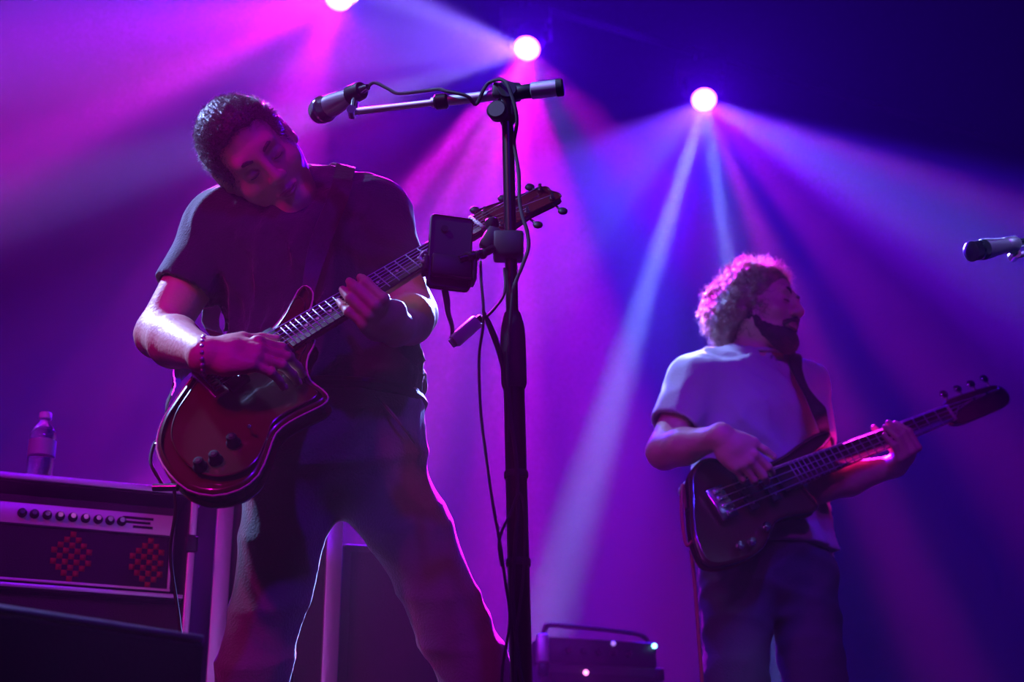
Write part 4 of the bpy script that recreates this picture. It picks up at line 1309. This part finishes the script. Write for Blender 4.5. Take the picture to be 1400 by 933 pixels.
def gap_box():  # black box put in to keep the gap between the legs dark
    a0 = W(462, 933, 3.80); b0 = W(622, 933, 3.86)
    r = nrm((b0.x - a0.x, b0.y - a0.y, 0)); bk = Vector((-r.y, r.x, 0)); R = Matrix([[r[i], bk[i], (0, 0, 1)[i]] for i in range(3)])
    w = Vector((b0.x - a0.x, b0.y - a0.y, 0)).length; o = Vector((a0.x, a0.y, 0)); zt = W(520, 742, 3.80).z
    P = lambda x, y, z: o + r * x + bk * y + Vector((0, 0, z))
    T = thing('dark_gap_box', 'plain black speaker cabinet standing behind the guitarist\'s spread legs', 'speaker', P(w / 2, .15, 0))
    MB().box(P(w / 2, .16, zt / 2), (w / 2, .155, zt / 2), R, .01).build('cabinet', TOLEX, T)
    MB().box(P(w / 2, .002, zt / 2), (w / 2 - .02, .005, zt / 2 - .02), R, .004).build('grille', mat('grille_cloth', (.02, .02, .022), .95), T)
    MB().box(P(w / 2, -.003, .05), (.04, .003, .012), R, .002).build('badge', BLACKM, T)
gap_box()

# ------------------------------------------------------------------ floor monitor at the front edge
def wedge():
    p0, p1 = W(-40, 806, 1.84), W(278, 888, 2.06)
    r = nrm((p1.x - p0.x, p1.y - p0.y, 0)); bk = Vector((-r.y, r.x, 0))
    z1 = (p0.z + p1.z) / 2
    tilt = p1.z - p0.z
    o = Vector((p1.x, p1.y, 0)); w = .62
    P = lambda x, y, z: o + r * x + bk * y + Vector((0, 0, z))
    T = thing('floor_monitor', 'black wedge floor monitor with shiny top edge at the stage front', 'monitor speaker', P(-w / 2, .1, 0))
    prof = [(.02, 0), (.0, .03), (.0, z1 - .012), (.012, z1), (.06, z1), (.42, .05), (.42, 0)]
    mb = MB()
    ring = lambda x: [P(x, y, z) for y, z in prof]
    mb.ring_tube([ring(-w), ring(0)]).build('cabinet', mat('black_paint', (.018, .018, .02), .35, bump=.3, bscale=300), T)
    MB().tube([P(-w, .004, z1 - .001), P(0, .004, z1 - .001)], .0045, 8, 1).build('edge_strip', STEEL, T)
    # grille on the sloping side that faces the performer
    a, b = P(-w + .03, .085, z1 - .022), P(-.03, .085, z1 - .022)
    n = nrm(r.cross(nrm(Vector(P(0, .42, .05)) - P(0, .06, z1)))); n = n if n.z > 0 else -n
    sl = nrm(P(0, .42, .05) - P(0, .06, z1)); L = (P(0, .42, .05) - P(0, .06, z1)).length
    M = Matrix([[r[i], sl[i], n[i], P(-w / 2, .06, z1)[i]] for i in range(3)] + [[0, 0, 0, 1]])
    MB().plate([(-w / 2 + .03, .02), (w / 2 - .03, .02), (w / 2 - .03, L - .02), (-w / 2 + .03, L - .02)], .0, .006, M, .002, 1).build('speaker_grille', mat('perforated_steel', (.02, .02, .02), .5, .6, bump=.8, bscale=800), T)
    MB().box(P(-.0, .16, z1 * .45), (.004, .05, .018), Matrix([[r[i], bk[i], (0, 0, 1)[i]] for i in range(3)]), .003).build('side_handle', BLACKP, T)
wedge()

# ------------------------------------------------------------------ bass amplifier at the back
def bass_amp():
    Y = 5.0
    a, b = W(738, 868, Y), W(905, 876, Y + .12)
    r = nrm((b.x - a.x, b.y - a.y, 0)); bk = Vector((-r.y, r.x, 0)); R = Matrix([[r[i], bk[i], (0, 0, 1)[i]] for i in range(3)])
    w = Vector((b.x - a.x, b.y - a.y, 0)).length; zt = a.z
    o = Vector((a.x, a.y, 0)); P = lambda x, y, z: o + r * x + bk * y + Vector((0, 0, z))
    zc = W(738, 905, Y).z
    C = thing('bass_cabinet', 'black bass speaker cabinet on the floor behind the microphone stand', 'speaker', P(w / 2, .17, 0))
    MB().box(P(w / 2, .18, zc / 2), (w / 2, .18, zc / 2), R, .012).build('cabinet', TOLEX, C)
    MB().box(P(w / 2, -.002, zc / 2), (w / 2 - .03, .006, zc / 2 - .03), R, .004).build('grille', mat('cab_grille', (.015, .015, .015), .7, .3, bump=.8, bscale=500), C)
    for x in (.012, w - .012):
        for z in (.022, zc - .023):
            MB().box(P(x, .01, z), (.016, .016, .022), R, .006).build('corner_cap', BLACKM, C)
    H = thing('bass_amplifier', 'low black bass amplifier head with small indicator lights', 'amplifier', P(w / 2, .15, zc))
    MB().box(P(w / 2, .17, (zc + zt) / 2), (w / 2 - .01, .15, (zt - zc) / 2), R, .008).build('housing', BLACKP, H)
    MB().box(P(.012, .012, (zc + zt) / 2 + .002), (.018, .012, (zt - zc) / 2 + .002), R, .006).build('corner_bracket', ALU, H)
    MB().tube([P(.03, .05, zt), P(.035, .05, zt + .03), P(.07, .05, zt + .042), P(w - .07, .05, zt + .03), P(w - .03, .05, zt)], .008, 8, 5).build('handle', RUBBER, H)
    for k in range(5):
        x = .1 + .05 * k
        MB().lathe(P(x, .022, (zc + zt) / 2), -bk, [(0, .012), (.012, .010), (.014, .008)], 12).build('knob', BLACKM, H)
    for px, py, cm in ((897, 868, mat('cyan_led', (.1, .8, .9), .4, emit=(.25, .9, 1), estr=6)), (840, 868, mat('violet_led', (.5, .3, .9), .4, emit=(.5, .25, 1), estr=.8))):
        x = w * (px - 738) / 167
        MB().ball(P(min(x, w - .02), .016, zt - .012), .0075, None, 10, 8).build('indicator_light', cm, H)
    MB().ball(P(w * .36, -.008, zc - .028), .008, None, 10, 8).build('indicator_light', mat('pink_led', (.9, .2, .6), .4, emit=(1, .2, .7), estr=4), C)
bass_amp()

# ------------------------------------------------------------------ beam lamps on their pipe
ax_ = nrm(LAMP3 - LAMP1)
pa, pb = LAMP1 - ax_ * 2.6 + Vector((0, .12, .36)), LAMP3 + ax_ * 3.2 + Vector((0, .12, .36))
pipe = thing('lighting_pipe', 'black overhead pipe that carries the row of beam lamps', 'pipe', pa)
MB().cyl(pa, pb, .024, 16).build('tube', DRAPE, pipe)
for t in (.06, .94):
    p = pa.lerp(pb, t); MB().cyl(p, Vector((p.x, p.y, 9.5)), .004, 8).build('hanger', DRAPE, pipe)
LENS = mat('lamp_lens', (1, 1, 1), .3, emit=(1, .75, 1), estr=14)
LENS.cycles.emission_sampling = 'NONE'
LENSB = mat('lamp_lens_blue', (1, 1, 1), .3, emit=(.6, .8, 1), estr=14)
LENSB.cycles.emission_sampling = 'NONE'
LENS_HALO = mat('lamp_lens_halo', (1, 1, 1), .3, emit=(.9, .42, 1), estr=2.6)  # weaker emission around the lens, stands in for its soft halo
LENS_HALO.cycles.emission_sampling = 'NONE'
def beam_fixture(pos, aim, lens, label):
    d = nrm(aim); hp = Vector(pos) - d * .03
    T = thing('beam_lamp', label, 'stage light', Vector((pos.x, pos.y + .12, pos.z + .336)), 'beam lamps on the overhead pipe')
    x, y, _ = frame_from(d)
    body = hp - d * .12
    MB().lathe(hp, -d, [(0, .052), (.002, .062), (.05, .066), (.16, .075), (.21, .068), (.235, .04)], 24).build('lamp_head', BLACKP, T)
    MB().lathe(hp + d * .001, d, [(0, .040), (.004, .036), (.008, .024), (.010, .002)], 24).build('lens', lens, T)
    MB().lathe(hp - d * .001, d, [(0, .060), (.002, .058), (.003, .040)], 24).build('lens_halo', LENS_HALO, T)  # glowing ring added as the halo of the lamp
    top = Vector((pos.x, pos.y + .12, pos.z + .20))
    side = nrm(d.cross(Vector((0, 0, 1))))
    for s in (-1, 1):
        q = body + side * s * .088
        MB().cyl(q - side * s * .016, q + side * s * .012, .03, 14).build('pivot', BLACKP, T)
        MB().tube([q, q + Vector((0, 0, .06)), Vector((top.x, top.y, top.z)) + side * s * .07], .014, 8, 3).build('yoke_arm', BLACKP, T)
    MB().box(top + Vector((0, 0, .035)), (.12, .085, .04), None, .012).build('base_box', BLACKP, T)
    MB().box(top + Vector((0, 0, .105)), (.02, .03, .035), None, .006).build('pipe_clamp', BLACKM, T)
    return T
#            angle toward inner outer colour strength
SPILL = (0, 80, 30, 150, (.08, .0, 1), .036)
GH, GARM, GSH, GLEG = W(300, 160, 2.75), W(230, 460, 2.75), W(450, 260, 2.86), W(600, 700, 2.9)
GINN = W(412, 800, 2.86)
RMIC = W(1365, 340, 3.1)
GELB = W(590, 430, 2.85)
BH, BSH, BARM = W(1020, 400, 3.9), W(960, 520, 3.86), W(1180, 640, 3.9)
LIGHTS = [
 (LAMP1, 24000, [
    (GSH, 0, 2, 5, PINK, .4), (GH, 0, 1, 4, PINK, .25), (GARM, 0, 1, 4, PINK, .2),
    (131, 70, 12, 12.9, MAG, .05), (165, 60, 10, 22, MAG, .03),
    (97, 74, .9, 2.0, PINK, .10), (108, 70, .8, 2.0, PINK, .12), (121, 68, 1.2, 3.2, PINK, .14), (133, 68, 1.2, 3.0, PINK, .14), (146, 66, 1.5, 4.0, PINK, .16), (158, 60, 2, 5, PINK, .18), (168, 55, 2, 6, BLUE, .25), (138, 72, 1, 2.5, BLUE, .15), (128, 66, .6, 1.4, PINK, .3), (141, 66, .6, 1.5, PINK, .3), (153, 62, .8, 1.8, PINK, .3),
    (107.5, 15, 15.5, 16.5, PINK, .45), (160, 20, 8, 20, PINK, .9), (150, 15, 2, 6, PINK, 1.6),
    (104, 15, .8, 2.2, PINK, 2.0), (98, 15, .6, 1.8, PINK, 1.5), (116, 18, 1, 3, PINK, .8), (172, 15, 3, 10, PINK, .8), (180, 20, 6, 24, BLUE, 1.2), SPILL]),
 (LAMP2, 24000, [
    (GLEG, 0, 2, 4.5, PINK, .5), (GELB, 0, .6, 2.3, ICE, .45), (BH, 0, 1, 3, PINK, .8), (BSH, 0, .6, 2.3, ICE, .4),
    (103, 70, 10, 12.3, MAG, .045), (92, 70, 1.5, 3.5, PINK, .12), (112, 68, 1.2, 3, PINK, .12), (128, 64, 1.5, 4, PINK, .14), (78, 68, 2, 5, PINK, .10),
    (185, 20, 22, 28, (.20, .05, 1), .6), (178, 10, 1.5, 6, LIL, 1.0), (202, 12, 2, 7, LIL, 2.6), (164, 12, 1.5, 5, LIL, 2.4), (190, 8, 3, 10, LIL, .7), (150, 30, 3, 8, BLUE, .6),
    (103, 20, 28, 32, PINK, .25), (92, 15, 2, 7, PINK, 3.8), (78, 20, 4, 10, PINK, 1.1), (130, 16, 2, 4.5, PINK, 5.0), (118, 18, 1.5, 4, PINK, 3.8), (106, 15, 2, 6, PINK, 3.0), SPILL]),
 (LAMP3, 24000, [
    (BH, 0, .6, 2.3, ICE, .35), (BARM, 0, .5, 1.8, PINK, .9), (GINN, 0, .5, 2.0, ICE, .6), (RMIC, 0, .4, 1.6, ICE, 1.6), (GELB, 0, .6, 2.3, ICE, .3),
    (110, 62, 12, 17, BLUE, .12), (110, 72, 1.2, 2.4, BLUE, .6), (84, 79, 1.4, 2.2, BLUE, 1.1), (50, 62, 8, 14, BLUE, .12),
    (131, 20, 28, 33, BLUE, .8), (160, 14, 3, 9, VIO, 1.4), (166, 12, 1, 4, VIO, 1.2), (146, 16, 3, 9, VIO, 1.0), (110, 25, 2.2, 3.6, ICE, 5.0), (110, 8, 1.0, 2.4, ICE, 5.0), (84.5, 14, 1.8, 3.0, ICE, 5.0),
    (98, 30, 5, 20, BLUE, .7), (60, 25, 10, 28, BLUE, .35),
    (38, 10, 3, 14, MAG, .8), (23, 8, 1, 5, PINK, 1.6), (70, 12, 1, 5, PINK, 1.3), (30, 22, 8, 16, BLUE, 1.6), (53, 11, 1, 8, PINK, .8), SPILL]),
]
AIMS = [(125, 65), (110, 65), (85, 65)]
NAMES = ['pink beam lamp on the pipe above the guitarist\'s microphone', 'pink and violet beam lamp on the pipe, middle of the glowing three', 'blue and pink beam lamp on the pipe above the bass player']
for i, (pos, power, beams) in enumerate(LIGHTS):
    ld = beam_lamp(pos, power, beams)
    lo = bpy.data.objects.new('beam_lamp_light', ld)
    fx = beam_fixture(pos, beam_dir(pos, *AIMS[i]), LENSB if i == 2 else LENS, NAMES[i])
    COL.objects.link(lo)
    lo.parent = fx; lo.matrix_parent_inverse = PINV[fx.name]
    lo.location = pos
# wash lamps out of view, several of them added to lift single things
def front_lamp(pos, target, power, col, blend_in, label):
    d = nrm(target - pos)
    T = thing('wash_lamp', label, 'stage light', pos - d * .1 + Vector((0, 0, .3)))
    MB().lathe(pos - d * .02, -d, [(0, .075), (.02, .08), (.2, .08), (.24, .05)], 20).build('lamp_head', BLACKP, T)
    MB().lathe(pos - d * .02, d, [(0, .07), (.005, .06), (.008, .002)], 20).build('lens', mat('wash_lens', (1, 1, 1), .3, emit=(1, .1, .5), estr=2), T)
    MB().cyl(pos - d * .1, Vector((pos.x, pos.y - .05, 9.5)), .012, 10).build('drop_pipe', BLACKM, T)
    ld = bpy.data.lights.new('wash_light', 'SPOT'); ld.energy = power; ld.color = col
    ld.spot_size = math.radians(blend_in); ld.spot_blend = .6; ld.shadow_soft_size = .12
    lo = bpy.data.objects.new('wash_light', ld); COL.objects.link(lo)
    lo.location = pos + d * .02
    lo.rotation_euler = d.to_track_quat('-Z', 'Y').to_euler()
    lo.parent = T; lo.matrix_parent_inverse = PINV[T.name]
front_lamp(Vector((-2.3, -.6, 3.4)), W(400, 450, 2.8), 85, (1, .0, .40), 22, 'red wash lamp hung over the pit, aimed at the guitarist')
front_lamp(Vector((1.6, -.4, 3.6)), W(1050, 560, 3.9), 110, (.5, .0, .9), 20, 'violet wash lamp hung over the pit, aimed at the bass player')
front_lamp(Vector((-2.5, 3.9, 3.7)), W(250, 320, 2.78), 1500, (.30, .42, 1), 12, 'cold white lamp hung over the stage side, aimed at the guitarist')
front_lamp(Vector((.5, -1.2, 4.2)), W(640, 480, 3.0), 300, (.14, 0, 1), 46, 'unseen deep blue fill lamp added for the blue veil over the guitarist')  # added fill: lends the blue veil that the haze leaves too weak
front_lamp(Vector((-1.9, 1.5, 3.7)), W(640, 145, 2.5), 1000, (.30, .42, 1), 9, 'added cold white lamp out of view, brightens the boom of the microphone stand')  # extra lamp that picks out boom and counterweight
front_lamp(Vector((-1.7, .7, 3.4)), W(90, 834, 1.9), 500, (.35, .45, 1), 9, 'added cold white lamp out of view, gives the floor monitor its edge highlight')  # invented lamp for the bright line along the monitor edge
front_lamp(Vector((-1.2, 4.7, 4.4)), W(980, 510, 3.88), 1500, (.28, .38, 1), 8, 'cold white lamp hung over the stage, aimed at the bass player')
front_lamp(Vector((-2.2, -.2, 2.6)), W(170, 780, 3.3), 150, (1, 0, .62), 26, 'added pink lamp out of view, tints the amplifier and the case edges')  # extra lamp put in to turn panel and case edges pink
front_lamp(Vector((1.0, .2, 4.6)), W(1032, 660, 3.8), 420, (.04, .02, 1), 6, 'added deep blue spot out of view, stands in for a beam before the bass player')  # made-up spot: blue on the shirt in place of a beam in haze
front_lamp(Vector((2.4, 1.3, 3.8)), W(1372, 340, 3.1), 260, (.30, .42, 1), 4, 'added cold white lamp out of view, brightens the second microphone')  # invented lamp, only there to light this microphone
# ------------------------------------------------------------------ haze
def haze_box(lo, hi):
    bm = bmesh.new()
    bmesh.ops.create_cube(bm, size=1)
    for v in bm.verts:
        v.co = Vector([lo[i] if v.co[i] < 0 else hi[i] for i in range(3)])
    me = bpy.data.meshes.new('haze'); bm.to_mesh(me); bm.free()
    o = bpy.data.objects.new('haze', me); COL.objects.link(o)
    m = bpy.data.materials.new('stage_haze'); m.use_nodes = True
    nt = m.node_tree; nt.nodes.remove(nt.nodes['Principled BSDF'])
    sc = nt.nodes.new('ShaderNodeVolumeScatter')
    sc.inputs['Color'].default_value = (1, 1, 1, 1)
    sc.inputs['Density'].default_value = 0.0034
    sc.inputs['Anisotropy'].default_value = 0.25
    nt.links.new(sc.outputs[0], nt.nodes['Material Output'].inputs['Volume'])
    me.materials.append(m)
    o['kind'] = 'stuff'; o['label'] = 'thin fog hanging over the whole stage and pit'
    return o
haze_box((-5.9, .6, -.05), (6.9, 12.9, 9.4))
